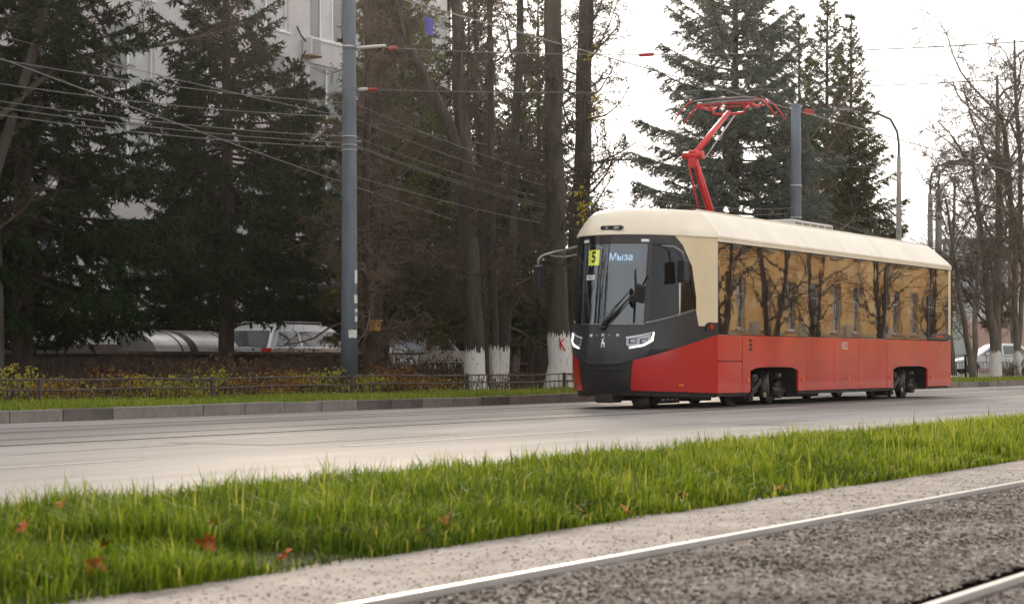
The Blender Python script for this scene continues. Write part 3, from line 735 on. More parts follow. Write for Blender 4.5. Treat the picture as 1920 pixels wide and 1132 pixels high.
# whitewash that ends in ragged strokes: a bark material with a height mask in object space
def lime_mat(name, zline, seed, base='bark_grey'):
    m = M[base].copy(); m.name = name; n = m.node_tree; b = n.nodes['Principled BSDF']
    tc = n.nodes.new('ShaderNodeTexCoord'); sx = n.nodes.new('ShaderNodeSeparateXYZ'); n.links.new(tc.outputs['Object'], sx.inputs[0])
    mp = n.nodes.new('ShaderNodeMapping'); mp.inputs['Scale'].default_value = (22, 22, 2.0); mp.inputs['Location'].default_value = (seed, 0, 0); n.links.new(tc.outputs['Object'], mp.inputs[0])
    no = n.nodes.new('ShaderNodeTexNoise'); no.inputs['Scale'].default_value = 1.3; no.inputs['Detail'].default_value = 3; n.links.new(mp.outputs[0], no.inputs[0])
    a = n.nodes.new('ShaderNodeMath'); a.operation = 'MULTIPLY_ADD'; n.links.new(no.outputs[0], a.inputs[0]); a.inputs[1].default_value = .55; n.links.new(sx.outputs[2], a.inputs[2])
    lt = n.nodes.new('ShaderNodeMath'); lt.operation = 'LESS_THAN'; n.links.new(a.outputs[0], lt.inputs[0]); lt.inputs[1].default_value = zline+.28
    # worn cracks show bark
    n2 = n.nodes.new('ShaderNodeTexNoise'); n2.inputs['Scale'].default_value = 2.2; n2.inputs['Detail'].default_value = 6; n2.inputs['Roughness'].default_value = .75
    mp2 = n.nodes.new('ShaderNodeMapping'); mp2.inputs['Scale'].default_value = (12, 12, 3.5); n.links.new(tc.outputs['Object'], mp2.inputs[0]); n.links.new(mp2.outputs[0], n2.inputs[0])
    g2 = n.nodes.new('ShaderNodeMath'); g2.operation = 'GREATER_THAN'; n.links.new(n2.outputs[0], g2.inputs[0]); g2.inputs[1].default_value = .38
    mu = n.nodes.new('ShaderNodeMath'); mu.operation = 'MULTIPLY'; n.links.new(lt.outputs[0], mu.inputs[0]); n.links.new(g2.outputs[0], mu.inputs[1])
    mx_ = n.nodes.new('ShaderNodeMix'); mx_.data_type = 'RGBA'; n.links.new(mu.outputs[0], mx_.inputs[0])
    old = b.inputs['Base Color'].links[0].from_socket; n.links.new(old, mx_.inputs[6]); mx_.inputs[7].default_value = (.74, .725, .72, 1)
    n.links.new(mx_.outputs[2], b.inputs['Base Color']); M[name] = m
lime_mat('lime_a', .88, 0); lime_mat('lime_b', 1.26, 4); lime_mat('lime_c', .95, 8); lime_mat('lime_d', 1.22, 12)

def trunk_stem(h, r0, r1, lean=(0, 0), flare=1.35, bend=.06, seed=0, z0=-.12, off=(0, 0)):
    g = np.random.default_rng(seed); n = 9; pts = []; rad = []
    for i in range(n):
        f = i/(n-1); z = z0+(h-z0)*f
        pts.append((off[0]+lean[0]*f+bend*math.sin(f*5+seed), off[1]+lean[1]*f+bend*math.cos(f*4+seed*2)-bend*math.cos(seed*2), z)); rad.append(r0+(r1-r0)*f)
    pts.insert(1, tuple(np.array(pts[0])*.93+np.array(pts[1])*.07)); rad.insert(1, rad[0]*1.02); rad[0] *= flare
    pts.insert(2, tuple(np.array(pts[0])*.6+np.array(pts[2])*.4)); rad.insert(2, rad[2]*1.01 if len(rad) > 2 else r0)
    # keep spacing roughly even along the stem for the tube sampler
    P_ = np.array(pts); d = np.concatenate([[0], np.cumsum(np.linalg.norm(np.diff(P_, axis=0), axis=1))]); s = np.linspace(0, d[-1], 16)
    return [tuple(np.interp(q, d, P_[:, k]) for k in range(3)) for q in s], list(np.interp(s, d, rad))

LIND = [dict(n=30, t0=.16, a=62, l=.19, f=.25, r=.018, k=7, j=.18, g=.04, s=5), dict(n=10, t0=.1, a=52, l=.46, f=.4, r=.012, k=5, j=.18, g=.02), dict(n=7, t0=.1, a=50, l=.46, f=.4, r=.009, k=4, j=.2, g=.0), dict(n=4, t0=.1, a=45, l=.5, f=.3, r=.007, k=3, j=.2, g=.0)]
def z13(v): return [tuple(p) for p in v]
# T1: trunk with the big limb leaning to the upper left
s0 = trunk_stem(8.8, .235, .13, (-.35, .2), seed=1)
limb = [(-.25, .12, 5.0), (-.75, .5, 6.3), (-1.25, .9, 7.5), (-1.6, 1.2, 8.6), (-1.8, 1.3, 9.8)]
tr, tw, _ = bare_tree([s0, (limb, [.14, .12, .10, .085, .06])], LIND, 11, .0095)
add_tree('linden_tree', (39.55, 23.2, .13), 'whitewashed tree left of the forked pair with a limb leaning left', tr, tw, 'lime_a', 'twig', group='whitewashed lindens')
# T2: forked pair
tr, tw, _ = bare_tree([trunk_stem(9, .125, .05, (-.5, .1), seed=3, off=(-.12, 0)), trunk_stem(10, .165, .07, (.75, -.1), seed=4, off=(.14, 0), flare=1.2)], [dict(LIND[0], n=20)]+LIND[1:], 12)
add_tree('linden_tree', (41.0, 23.4, .13), 'two slender whitewashed stems forking from one base beside the fence', tr, tw, 'lime_c', 'twig', group='whitewashed lindens')
# T3 with the red letter
tr, tw, _ = bare_tree([trunk_stem(12, .275, .17, (-.12, .1), seed=5, bend=.05)], [dict(LIND[0], t0=.2, l=.15)]+LIND[1:], 13, .0095)
T3, t3m = add_tree('linden_tree', (41.9, 22.35, .13), 'thick whitewashed tree with a red painted letter K on its trunk', tr, tw, 'lime_b', 'twig', group='whitewashed lindens')
tr, tw, _ = bare_tree([trunk_stem(13, .24, .15, (.55, .1), seed=6, bend=.05)], [dict(LIND[0], t0=.17, n=62, l=.17)]+LIND[1:-1]+[dict(LIND[-1], n=5)], 14, .0085)
T4, _ = add_tree('linden_tree', (43.9, 22.9, .13), 'whitewashed tree partly hidden behind the tram front with yellow leaves left', tr, tw, 'lime_d', 'twig', group='whitewashed lindens')
for i, (x, y, rot) in enumerate(((19, 23.4, .6), (14.5, 23.8, 2.2), (10, 23.3, 3.7), (5, 24, 5.2), (0, 23.5, 1.4), (-7, 23.8, 2.9))):
    t = thing('linden_tree', (x, y, .13), 'bare limed linden down the street ahead of the tram mirrored in its windscreen', 'tree', 'lindens mirrored in the windscreen'); t.rotation_euler = (0, 0, rot)
    for c in (T3 if i % 2 else T4).children: link(c.name.split('.')[0], c.data, t)
# last yellow leaves on T4
def leaf_cloud(centres, spread, n, size, seed, stretch=(1, 1, 1)):
    g = np.random.default_rng(seed); C = np.repeat(np.array(centres, float), n, 0)+g.normal(size=(len(centres)*n, 3))*spread*np.array(stretch)
    return leaf_quads(C, size, g)
def leaf_quads(C, size, g, droop=.3):
    N = len(C); a = norm(g.normal(size=(N, 3))-np.array([0, 0, droop])); b = norm(np.cross(a, g.normal(size=(N, 3))))
    s = (size*g.uniform(.6, 1.2, N))[:, None]
    c = np.cross(a, b)
    V = np.stack([C, C+a*s*.5+b*s*.32+c*s*.06, C+a*s, C+a*s*.5-b*s*.32+c*s*.06], 1).reshape(-1, 3)
    Q = np.arange(4*N).reshape(N, 4); tint = np.repeat(g.uniform(0, 1, N), 4)
    return V, Q, tint
V, Q, ti = leaf_cloud([(-.42, -.34, 4.2), (-.45, -.33, 4.02), (-.38, -.36, 4.4), (-.44, -.3, 4.6), (.2, -.3, 6.5), (.4, -.3, 6.9), (.1, -.35, 7.9)], .085, 18, .12, 3, (1, 1, 1.3))
lf = link('remaining_leaves', np_mesh('remaining_leaves', V, [Q], M['yellow_leaf'], attr=ti), T4); lf['kind'] = 'stuff'
# red K brushed on T3: strokes that follow the trunk
def k_strokes():
    b = MB(); r = .277; cx, cy = WL[T3.name].x-.035, WL[T3.name].y+.014; base = math.radians(208)+.20
    for x0, z0_, x1, z1_, wd in ((-.015, 1.20, .0, .94, .014), (.095, 1.17, -.005, 1.075, .012), (.0, 1.08, .12, .89, .015)):
        n = 8; l = math.hypot(x1-x0, z1_-z0_); nx, nz = -(z1_-z0_)/l*wd, (x1-x0)/l*wd
        for i in range(n):
            q = [(x0+(x1-x0)*f+sg*nx, z0_+(z1_-z0_)*f+sg*nz) for f, sg in ((i/n, -1), (i/n, 1), ((i+1)/n, 1), ((i+1)/n, -1))]
            b.poly([(cx+(r+.012)*math.cos(base+x/r), cy+(r+.012)*math.sin(base+x/r), .13+z) for x, z in q])
    return b
k_strokes().build('painted_letter', M['tail_red'], t3m)

# brown larches and twiggy mass in the middle
LARCH = [dict(n=62, t0=.14, a=84, l=.21, f=.72, r=.014, k=7, j=.16, g=-.03, s=5), dict(n=12, t0=.08, a=62, l=.44, f=.45, r=.010, k=5, j=.22, g=-.08), dict(n=7, t0=.05, a=50, l=.42, f=.3, r=.008, k=3, j=.22, g=-.14)]
LMESH = {}
def larch(loc, h, r, label, seed, n1=62, lr=.2, like=None, rot=0):
    if like:
        t = thing('larch_tree', loc, label, 'tree', 'bare brown larches'); t.rotation_euler = (0, 0, rot)
        for nm, me in LMESH[like]: link(nm, me, t)
        return t, None
    lv = [dict(LARCH[0], n=n1, l=lr)]+LARCH[1:]
    tr, tw, tips = bare_tree([trunk_stem(h, r, .03, (.1, .1), seed=seed, bend=.04)], lv, seed, .0072)
    t, tm = add_tree('larch_tree', loc, label, tr, tw, 'bark_brown', 'twig_warm', group='bare brown larches')
    LMESH[seed] = [(c.name.split('.')[0], c.data) for c in t.children]
    return t, tips
t, tips = larch((36.4, 23.9, .13), 9.5, .13, 'brown leafless larch with a wooden box on its trunk right of the blue pole', 21)
# a few withered leaves hanging from it
V, Q, ti = leaf_cloud([(WL[t.name].x*0-1.0+.15*i, -.3+.1*(i % 3), 2.0+.22*i) for i in range(9)], .22, 26, .10, 5, (1, 1, 1.2))
lf = link('withered_leaves', np_mesh('withered_leaves', V, [Q], M['thicket_leaf'], attr=ti), t); lf['kind'] = 'stuff'
bx = thing('bird_box', (36.3, 23.72, 1.45), 'small orange-brown wooden box fixed on the thin larch trunk', 'box')
MB().box(36.19, 36.41, 23.62, 23.78, 1.42, 1.62, .008).build('box_body', M['wood_box'], bx)
MB().box(36.17, 36.43, 23.58, 23.79, 1.62, 1.645, .004).build('box_lid', M['wood_box'], bx)
MB().tube([(36.3, 23.622, 1.53), (36.3, 23.61, 1.53)], .03, 10).build('entrance_hole', M['ink'], bx)
larch((40.3, 26.2, .13), 11, .16, 'tall brown larch between the blue pole and the limed trunks', 22, 66, .22)
larch((44.6, 26.0, .13), 12, .17, 'brown larch standing behind the whitewashed fork', 22, like=22, rot=2.0)
larch((48.9, 28.3, .13), 11.5, .16, 'brown larch in the dark gap behind the red letter trunk', 24, like=22, rot=4.0)
larch((38.6, 25.2, .13), 11.5, .16, 'brown larch close behind the one with the wooden box', 24, like=22, rot=5.2)

# ---- spruces
def spruce_mesh(h, rmax, z0, seed, spacing=.30, nb=6, dens=1.0, droop=.48, up=.26, nl=.13, nw=.046, power=.8):
    g = np.random.default_rng(seed)
    zs_ = np.arange(z0, h-.25, spacing); zs_ = zs_+g.uniform(-.1, .1, len(zs_))
    Z = np.repeat(zs_, nb)+g.uniform(-.12, .12, len(zs_)*nb); Nn = len(Z)
    az = (np.tile(np.arange(nb), len(zs_))*2*math.pi/nb+np.repeat(g.uniform(0, 6.28, len(zs_)), nb)+g.normal(size=Nn)*.3)
    t = np.clip((Z-z0)/(h-z0), 0, 1)
    L = rmax*(1-t)**power*np.minimum(1, .8+1.6*t)*g.uniform(.62, 1.12, Nn)+.12
    n = 9; tau = np.linspace(0, 1, n)
    slope = -droop*(1-t)+.55*t; upt = up+.1*t
    rho = L[:, None]*tau; dz = L[:, None]*(slope[:, None]*tau+upt[:, None]*tau**2)
    jx = g.normal(size=(Nn, 1))*.06*tau**2*L[:, None]
    P = np.stack([np.cos(az)[:, None]*rho-np.sin(az)[:, None]*jx, np.sin(az)[:, None]*rho+np.cos(az)[:, None]*jx, Z[:, None]+dz], -1)
    Rr = (.008+.012*L[:, None])*np.linspace(1, .25, n)[None, :]
    bv, bq = tubes(P, Rr, 4)
    # branchlets both sides
    cnt = np.maximum(6, (L/.068*dens)).astype(int); par = np.repeat(np.arange(Nn), cnt)
    tt = g.uniform(.12, 1, len(par))**.8; f = tt*(n-1); i = np.clip(f.astype(int), 0, n-2); u = (f-i)[:, None]
    pos = P[par, i]*(1-u)+P[par, i+1]*u; tan = norm(P[par, i+1]-P[par, i])
    lat = norm(np.cross(tan, np.array([0, 0, 1.])))*np.where(g.uniform(size=len(par)) < .5, -1, 1)[:, None]
    D = norm(tan*.75+lat*g.uniform(.35, 1., (len(par), 1))+np.array([0, 0, -1.])*g.uniform(.0, .45, (len(par), 1)))
    LL = np.clip(.42*L[par]*(1.05-tt*.75), .12, .75)*g.uniform(.6, 1.15, len(par))
    C = curve(pos, D, LL, 5, .07, -.16, g)
    tv, tq = tubes(C, np.full(C.shape[:2], .005), 3)
    # branch tips carry needles too
    segs = [(C, LL)]
    tipn = 5; ct = P[:, n-tipn:]; segs.append((ct, L*.5))
    NV = []; NT = []
    for S_, ln in segs:
        k = np.maximum(7, ln/.019*dens).astype(int); pr = np.repeat(np.arange(len(S_)), k); q = g.uniform(0, 1, len(pr))
        m_ = S_.shape[1]; f = q*(m_-1); i = np.clip(f.astype(int), 0, m_-2); u = (f-i)[:, None]
        b = S_[pr, i]*(1-u)+S_[pr, i+1]*u; tn = norm(S_[pr, i+1]-S_[pr, i])
        d = norm(tn*.75+norm(g.normal(size=b.shape))*.8); s = norm(np.cross(d, g.normal(size=b.shape)))
        l = (nl*g.uniform(.6, 1.2, len(b)))[:, None]; wd = nw*.5
        NV.append(np.stack([b-s*wd, b+s*wd, b+d*l], 1)); NT.append(np.clip(.5+g.normal(size=len(S_))*.2, 0, 1)[pr]*.7+g.uniform(0, .3, len(pr)))
    NV = np.concatenate(NV).reshape(-1, 3); NT = np.repeat(np.concatenate(NT), 3)
    tri = np.arange(len(NV)).reshape(-1, 3)
    wv = np.concatenate([bv, tv]); wq = np.concatenate([bq, tq+len(bv)])
    return (wv, wq), (NV, tri, NT), h
SPC = {}
def spruce(loc, key, mats, label, trunk_r, h, rmax, z0, seed, rot=0, scale=1.0, group='spruces behind the street', **kw):
    if key not in SPC:
        (wv, wq), (nv, tri, nt_), hh = spruce_mesh(h, rmax, z0, seed, **kw)
        tp, tr_ = trunk_stem(h, trunk_r, .02, seed=seed, bend=.03)
        tv, tq = tubes(np.array([tp]), np.array([tr_]), 12)
        SPC[key] = (np_mesh('trunk', tv, [tq], M['bark_brown'], True), np_mesh('branches', wv, [wq], M['spruce_twig']), np_mesh('crown', nv, [tri], M[mats], attr=nt_))
    t = thing('spruce_tree', loc, label, 'tree', group); t.rotation_euler = (0, 0, rot); t.scale = (scale,)*3
    a, b, c = SPC[key]
    link('trunk', a, t); link('branches', b, t); link('crown', c, t)
    return t
spruce((27.6, 25.4, .13), 'a', 'needle_dark', 'broad dark spruce cut by the left edge of the photo', .21, 12.5, 3.1, 1.7, 31, nb=6)
spruce((35.54, 27.0, .13), 'b', 'needle_dark', 'tall dark spruce with a clear trunk left of the blue pole', .19, 12.6, 2.55, 2.2, 32, nb=6, power=.8)
spruce((35.6, 33.4, .13), 'c', 'needle_dark', 'dark spruce in the second row between the two front spruces', .2, 12, 3.0, 1.2, 33, 0, .62)
spruce((43.6, 34.2, .13), 'c', 'needle_dark', 'dark spruce behind the silver estate car', .2, 12, 3.0, 1.2, 33, 2.0, .66)
spruce((49.0, 34.8, .13), 'a', 'needle_dark', 'dark spruce behind the larches right of the silver estate car', .2, 12.5, 3.1, 1.7, 31, 1.1, .75)
spruce((42.4, 27.4, .13), 'd', 'needle_olive', 'thin olive spruce with drooping sprays just right of the blue pole', .13, 13, 2.0, 1.8, 35, nb=5, dens=.8, droop=.5)
spruce((54.6, 35.0, .13), 'b', 'needle_dark', 'dark spruce seen between the whitewashed trunks', .2, 12.6, 2.55, 2.2, 32, .7, 1.1)
spruce((48.0, 30.2, .13), 'd', 'needle_olive', 'olive spruce showing sky gaps above the whitewashed fork', .2, 12, 3.0, 1.2, 33, 2.6, 1.05)
spruce((59.5, 32.5, .13), 'd', 'needle_olive', 'thin olive spruce behind the trunk with yellow leaves', .2, 12.6, 2.5, 2.2, 32, 1.7, 1.0)
spruce((31.0, 34.5, .13), 'a', 'needle_dark', 'dark spruce above the brick outbuilding', .2, 12, 3.0, 1.2, 33, 4.2, .66)
spruce((54.90, 32.4, .13), 'b', 'needle_dark', 'dark spruce filling the gap left of the whitewashed fork', .2, 12, 3.0, 1.2, 33, 3.7, 1.0)
spruce((65.84, 36.5, .13), 'a', 'needle_dark', 'dark spruce filling the gap right of the whitewashed fork', .2, 12, 3.0, 1.2, 33, 2.9, 1.0)
spruce((75.99, 39.0, .13), 'c', 'needle_dark', 'distant low spruce glimpsed beside the tram front', .2, 12, 3.0, 1.2, 33, .9, .62)
spruce((63.2, 27.2, .13), 'e', 'needle_blue', 'wide bluish spruce behind the pantograph', .24, 17.5, 4.6, 1.2, 41, nb=7, spacing=.36, nl=.15, nw=.042, power=.9)
spruce((83.82, 33.0, .13), 'f', 'needle_olive', 'left spire of the three spruces right of the blue spruce', .2, 15.6, 3.5, 1.2, 42, nb=6, spacing=.36, nl=.15, nw=.045, power=1.0)
spruce((81.86, 31.0, .13), 'f', 'needle_olive', 'middle and tallest of the three spruce spires', .2, 15, 2.3, 1.5, 42, 1.9, 1.04)
spruce((80.45, 29.5, .13), 'f', 'needle_olive', 'right spruce spire overhanging the concrete street lamp', .2, 15, 2.3, 1.5, 42, 3.3, .95)

for i, (x, y, k, rot) in enumerate(((14, 31.5, 'b', .4), (3, 33, 'a', 1.2), (-14, 32, 'b', 2.2), (-20, 27, 'a', 3.1), (-26, 25, 'b', 4.0), (-40, 27, 'a', 5.0), (-60, 25, 'a', 1.0), (-80, 22, 'a', 2.6), (-30, -8, 'a', .3), (-52, -8, 'b', 1.9), (-78, -6, 'a', 2.2), (-100, 4, 'a', 3.3), (-104, 14, 'b', 1.3))):
    spruce((x, y, .13), k, '', 'dark spruce down the street ahead of the tram mirrored in its windscreen', 0, 0, 0, 0, 0, rot, group='spruces mirrored in the windscreen')

# ---- bare trees on the right
RB = [dict(n=14, t0=.28, a=42, l=.40, f=.3, r=.016, k=7, j=.15, g=-.01, s=5), dict(n=9, t0=.12, a=48, l=.48, f=.4, r=.010, k=6, j=.16, g=-.02), dict(n=7, t0=.1, a=45, l=.5, f=.35, r=.008, k=4, j=.18, g=-.03), dict(n=5, t0=.1, a=42, l=.5, f=.3, r=.008, k=3, j=.18, g=-.03)]
def W(px_, z, y):       # street-plane point: helper for reading stems off survey sightlines
    r = (px_-960)/F; x = y*(math.cos(TH)+r*math.sin(TH))/(math.sin(TH)-r*math.cos(TH)); return x
def stem_pts(base, L_): return [(a, b, c) for a, b, c in L_]
tr, tw, _ = bare_tree([([(-.1, 0, -.1), (-.25, 0, .8), (-.6, .1, 1.8), (-1.1, .2, 3.2), (-1.7, .2, 4.6), (-2.3, .3, 6.4)], [.14, .11, .10, .085, .065, .04]), ([(.1, 0, -.1), (.15, 0, .9), (.45, .05, 2.0), (.75, .1, 3.2), (.9, .1, 4.6), (1.3, .2, 6.6)], [.13, .11, .10, .085, .07, .04])], [dict(RB[0], n=8)]+RB[1:], 51, .011)
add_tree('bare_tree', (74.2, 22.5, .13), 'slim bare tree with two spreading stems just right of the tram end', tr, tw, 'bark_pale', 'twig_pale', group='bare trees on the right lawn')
tr, tw, _ = bare_tree([([(0, 0, -.1), (0, 0, 1.2), (-.35, .1, 2.2), (-.9, .1, 3.8), (-1.3, .2, 5.6), (-2.2, .2, 8.5)], [.24, .2, .16, .13, .10, .05]), ([(0.05, 0, -.1), (.1, 0, 1.1), (.12, 0, 2.6), (.4, 0, 4.6), (.8, .1, 7.2), (.9, .2, 11.5)], [.24, .2, .17, .15, .12, .05]), ([(.2, 0, .7), (.5, .0, 1.5), (.9, 0, 2.6), (1.1, 0, 3.6)], [.07, .06, .05, .03])], RB, 52, .011)
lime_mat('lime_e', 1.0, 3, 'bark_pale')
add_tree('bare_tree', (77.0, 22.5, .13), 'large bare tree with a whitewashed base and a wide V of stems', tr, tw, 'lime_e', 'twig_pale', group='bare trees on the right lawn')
tr, tw, _ = bare_tree([([(0, 0, -.1), (0, 0, 1.2), (-.1, .1, 2.6), (.1, .1, 5), (-.4, .1, 8), (-2.2, 0, 10.2), (-4.2, 0, 10.0)], [.17, .13, .12, .11, .10, .07, .03]), ([(.1, 0, 1.), (.5, 0, 3), (.7, 0, 6), (.3, 0, 9), (-.4, 0, 13)], [.1, .1, .1, .09, .04]), ([(.5, 0, 4.5), (-.3, 0, 6.2), (-1.9, 0, 8.0), (-2.8, 0, 8.6), (-4.6, 0, 8.2), (-5.6, 0, 7.0)], [.1, .1, .09, .075, .06, .03])], RB, 53, .011)
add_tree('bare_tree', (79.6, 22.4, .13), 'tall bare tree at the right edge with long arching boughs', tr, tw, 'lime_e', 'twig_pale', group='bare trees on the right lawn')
tr, tw, _ = bare_tree([trunk_stem(9, .16, .05, (-.6, 0), seed=9, bend=.15)], RB, 54, .010)
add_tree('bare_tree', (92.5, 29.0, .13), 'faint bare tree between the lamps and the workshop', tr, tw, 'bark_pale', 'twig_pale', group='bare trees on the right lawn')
tr, tw, _ = bare_tree([trunk_stem(8, .16, .05, (.5, 0), seed=8, bend=.15)], RB, 55, .010)
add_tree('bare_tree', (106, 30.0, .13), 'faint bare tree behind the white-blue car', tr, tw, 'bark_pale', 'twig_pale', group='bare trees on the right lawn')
tr, tw, _ = bare_tree([trunk_stem(9, .16, .05, (-.5, .5), seed=10, bend=.15)], RB, 56, .009)
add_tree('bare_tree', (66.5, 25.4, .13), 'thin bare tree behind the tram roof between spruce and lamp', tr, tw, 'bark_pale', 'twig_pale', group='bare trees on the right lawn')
# overhanging bare bough top left
tr, tw, _ = bare_tree([trunk_stem(10, .18, .06, (.3, 0), seed=14, bend=.1), ([(.1, 0, 4.6), (1.6, .1, 5.6), (3.4, .2, 6.2), (5.4, .3, 6.6), (7.2, .3, 7.2)], [.06, .05, .04, .03, .012]), ([(.1, 0, 3.6), (.9, .1, 5.2), (1.6, .2, 6.8), (2.2, .2, 8.6)], [.09, .08, .07, .05])], [dict(LIND[0], n=8)]+LIND[1:], 57, .005)
add_tree('linden_tree', (25.5, 24.2, .13), 'bare tree at the left edge with a long bough across the spruces', tr, tw, 'bark_grey', 'twig')
# street trees on the opposite side, seen in the windows
tr, tw, _ = bare_tree([([(-.1, 0, -.1), (-.2, 0, 1.4), (-.9, .2, 3.4), (-1.6, .3, 6.2), (-2.2, .3, 10)], [.20, .17, .14, .11, .06]), ([(.1, 0, -.1), (.2, 0, 1.5), (.8, 0, 4), (1.0, .2, 7.5), (.8, .3, 11)], [.19, .16, .13, .10, .06])], [dict(RB[0], n=9)]+[dict(RB[1], n=6)]+[dict(RB[2], n=5)], 61, .014)
op_tr = np_mesh('trunk', tr[0], [tr[1]], M['bark_brown'], True); op_cr = np_mesh('crown', tw[0], [tw[1]], M['twig'], True)
for i, x in enumerate(np.arange(62, 150, 7.3)):
    t = thing('street_tree', (x+random.uniform(-1, 1), -9.0+random.uniform(-1, 1), 0), 'bare forked tree before the ochre building mirrored in the tram windows', 'tree', 'mirrored street trees')
    t.rotation_euler = (0, 0, random.choice((0, .5, 2.6, 3.4, -.4))); t.scale = (random.uniform(.8, 1.1),)*3
    link('trunk', op_tr, t); link('crown', op_cr, t)

# ------------------------------------------------------------------ hedge, thicket, grass, fallen leaves
def leaf_row(name, label, cat, x0, x1, y0, y1, zb, zt, n, size, matn, seed, stems=200, hvar=.25, clump=.55):
    g = np.random.default_rng(seed)
    t = thing(name, ((x0+x1)/2, (y0+y1)/2, .13), label, cat); o0 = np.array(WL[t.name])
    X = g.uniform(x0, x1, n); Y = g.uniform(y0, y1, n)
    ht = zt*(1+hvar*np.sin(X*2.3+seed)+hvar*.8*np.sin(X*5.1+1.3*seed)+hvar*.5*np.sin(X*11+seed))
    keep = (np.sin(X*1.9+seed*2)+np.sin(X*4.7+Y*3)+g.normal(size=n)*.9) > -clump*1.2
    X, Y, ht = X[keep], Y[keep], ht[keep]
    Z = zb+(ht-zb)*g.uniform(0, 1, len(X))**.6
    V, Q, ti = leaf_quads(np.stack([X, Y, Z], 1)-o0, size, g)
    patch = np.clip(.5+.35*np.sin(X*1.3+seed)+.25*np.sin(X*3.7)+g.normal(size=len(X))*.18, 0, 1)
    o = link('foliage', np_mesh('foliage', V, [Q], M[matn], attr=np.repeat(patch, 4)), t); o['kind'] = 'stuff'
    sx = g.uniform(x0, x1, stems); sy = g.uniform(y0, y1, stems); P0 = np.stack([sx, sy, np.full(stems, .1)], 1)-o0
    hh = zt*g.uniform(.6, 1.15, stems)
    C = curve(P0, np.stack([g.normal(size=stems)*.25, g.normal(size=stems)*.25, np.ones(stems)], 1), hh, 5, .1, .05, g)
    V, Q = tubes(C, np.full(C.shape[:2], .006), 3); s_ = link('stems', np_mesh('stems', V, [Q], M['twig']), t); s_['kind'] = 'stuff'
    return t
leaf_row('autumn_hedge', 'low hedge of yellow and russet leaves behind the rusty fence', 'hedge', 20.5, 37.6, 22.25, 23.3, .15, .50, 11000, .075, 'hedge_leaf', 2, 900, .22)
leaf_row('brown_thicket', 'tangled brown thicket behind the hedge below the low wall', 'thicket', 30.0, 42.5, 24.0, 27.4, .15, .72, 9000, .085, 'thicket_leaf', 3, 1800, .25)
leaf_row('dry_brush', 'dry brown brush at the fence end beside the whitewashed trunks', 'brush', 37.4, 43.4, 22.8, 24.6, .15, .42, 2200, .07, 'thicket_leaf', 5, 700, .25)
leaf_row('dry_bush', 'leafless brown bush at the foot of the right edge tree', 'bush', 78.2, 83, 22.1, 22.7, .15, .75, 500, .08, 'thicket_leaf', 6, 260, .2)

def grass(name, label, X, Y, Z, h, wd, matn, seed, tint, parent=None):
    g = np.random.default_rng(seed); N = len(X)
    az = g.uniform(0, 2*math.pi, N); lean = g.uniform(.05, .9, N); d = np.stack([np.cos(az), np.sin(az), np.zeros(N)], 1)
    s = np.stack([-np.sin(az), np.cos(az), np.zeros(N)], 1)*(wd*g.uniform(.6, 1.3, N))[:, None]*.5
    b = np.stack([X, Y, Z], 1); up = np.array([0, 0, 1.])
    m1 = b+d*(h*lean*.3)[:, None]+up*(h*.55)[:, None]; tp = b+d*(h*lean)[:, None]+up*(h*(1-lean*.35))[:, None]
    V = np.stack([b-s, b+s, m1+s*.8, m1-s*.8, tp], 1).reshape(-1, 3)
    k = np.arange(N)[:, None]*5; Q = k+np.array([[0, 1, 2, 3]]); T_ = k+np.array([[3, 2, 4]])
    o = link(name, np_mesh(name, V, [Q, T_], M[matn], attr=np.repeat(np.clip(tint, 0, 1), 5)))
    return tag(o, label, 'grass', kind='stuff')
g = np.random.default_rng(77)
# foreground verge; more blades where it is close
N = 400000
u = g.uniform(0, 1, N); X = 3.5+(32-3.5)*u**1.5; Y = g.uniform(4.62, 7.15, N)
hol = np.sin(X*1.9+1)*np.sin(Y*4.3+X*.8)+.6*np.sin(X*4.3+Y*5.9+2)
ok = (X > Y*.85) & (X < Y*4.2+1.5) & ((hol < .42) | (g.uniform(size=N) < .22)); X, Y = X[ok], Y[ok]; N = len(X)
cl = np.sin(X*2.1+Y*3.3)+np.sin(X*5.3-Y*4.1+1)+np.sin(X*9.1+Y*7.7)*.7
edge = np.minimum(1, np.minimum((Y-4.55)/.35, 1))
bare = (np.sin(X*1.37+2)+np.sin(X*3.9+Y*2.2)) < -1.35
h = (.092+.028*cl+g.normal(size=N)*.05)*(.55+.45*edge)*np.where(bare, .55, 1)
tall = (g.uniform(size=N) < .006); h[tall] *= 1.7
h = np.clip(h, .03, .30); Z = .0+.05*np.sin((np.clip(Y, 4.7, 7.06)-4.7)/2.36*math.pi)
tint = .40+.10*cl/2+g.normal(size=N)*.17+.022*(X-11)+.13*np.sin(X*.9+Y*1.7)*np.sin(X*2.2-Y*2.6+1); tint[tall] = .95; tint[g.uniform(size=N) < .05] = 1; tint[g.uniform(size=N) < .10] = 0  # tint climbs along the verge, putting its sunlit right end into the blade colour
grass('verge_grass', 'lush green grass verge between the foreground track and the road', X, Y, Z, h, np.clip(.0040+.00030*X, 0, .013)*1.2, 'grass_blade', 78, tint)
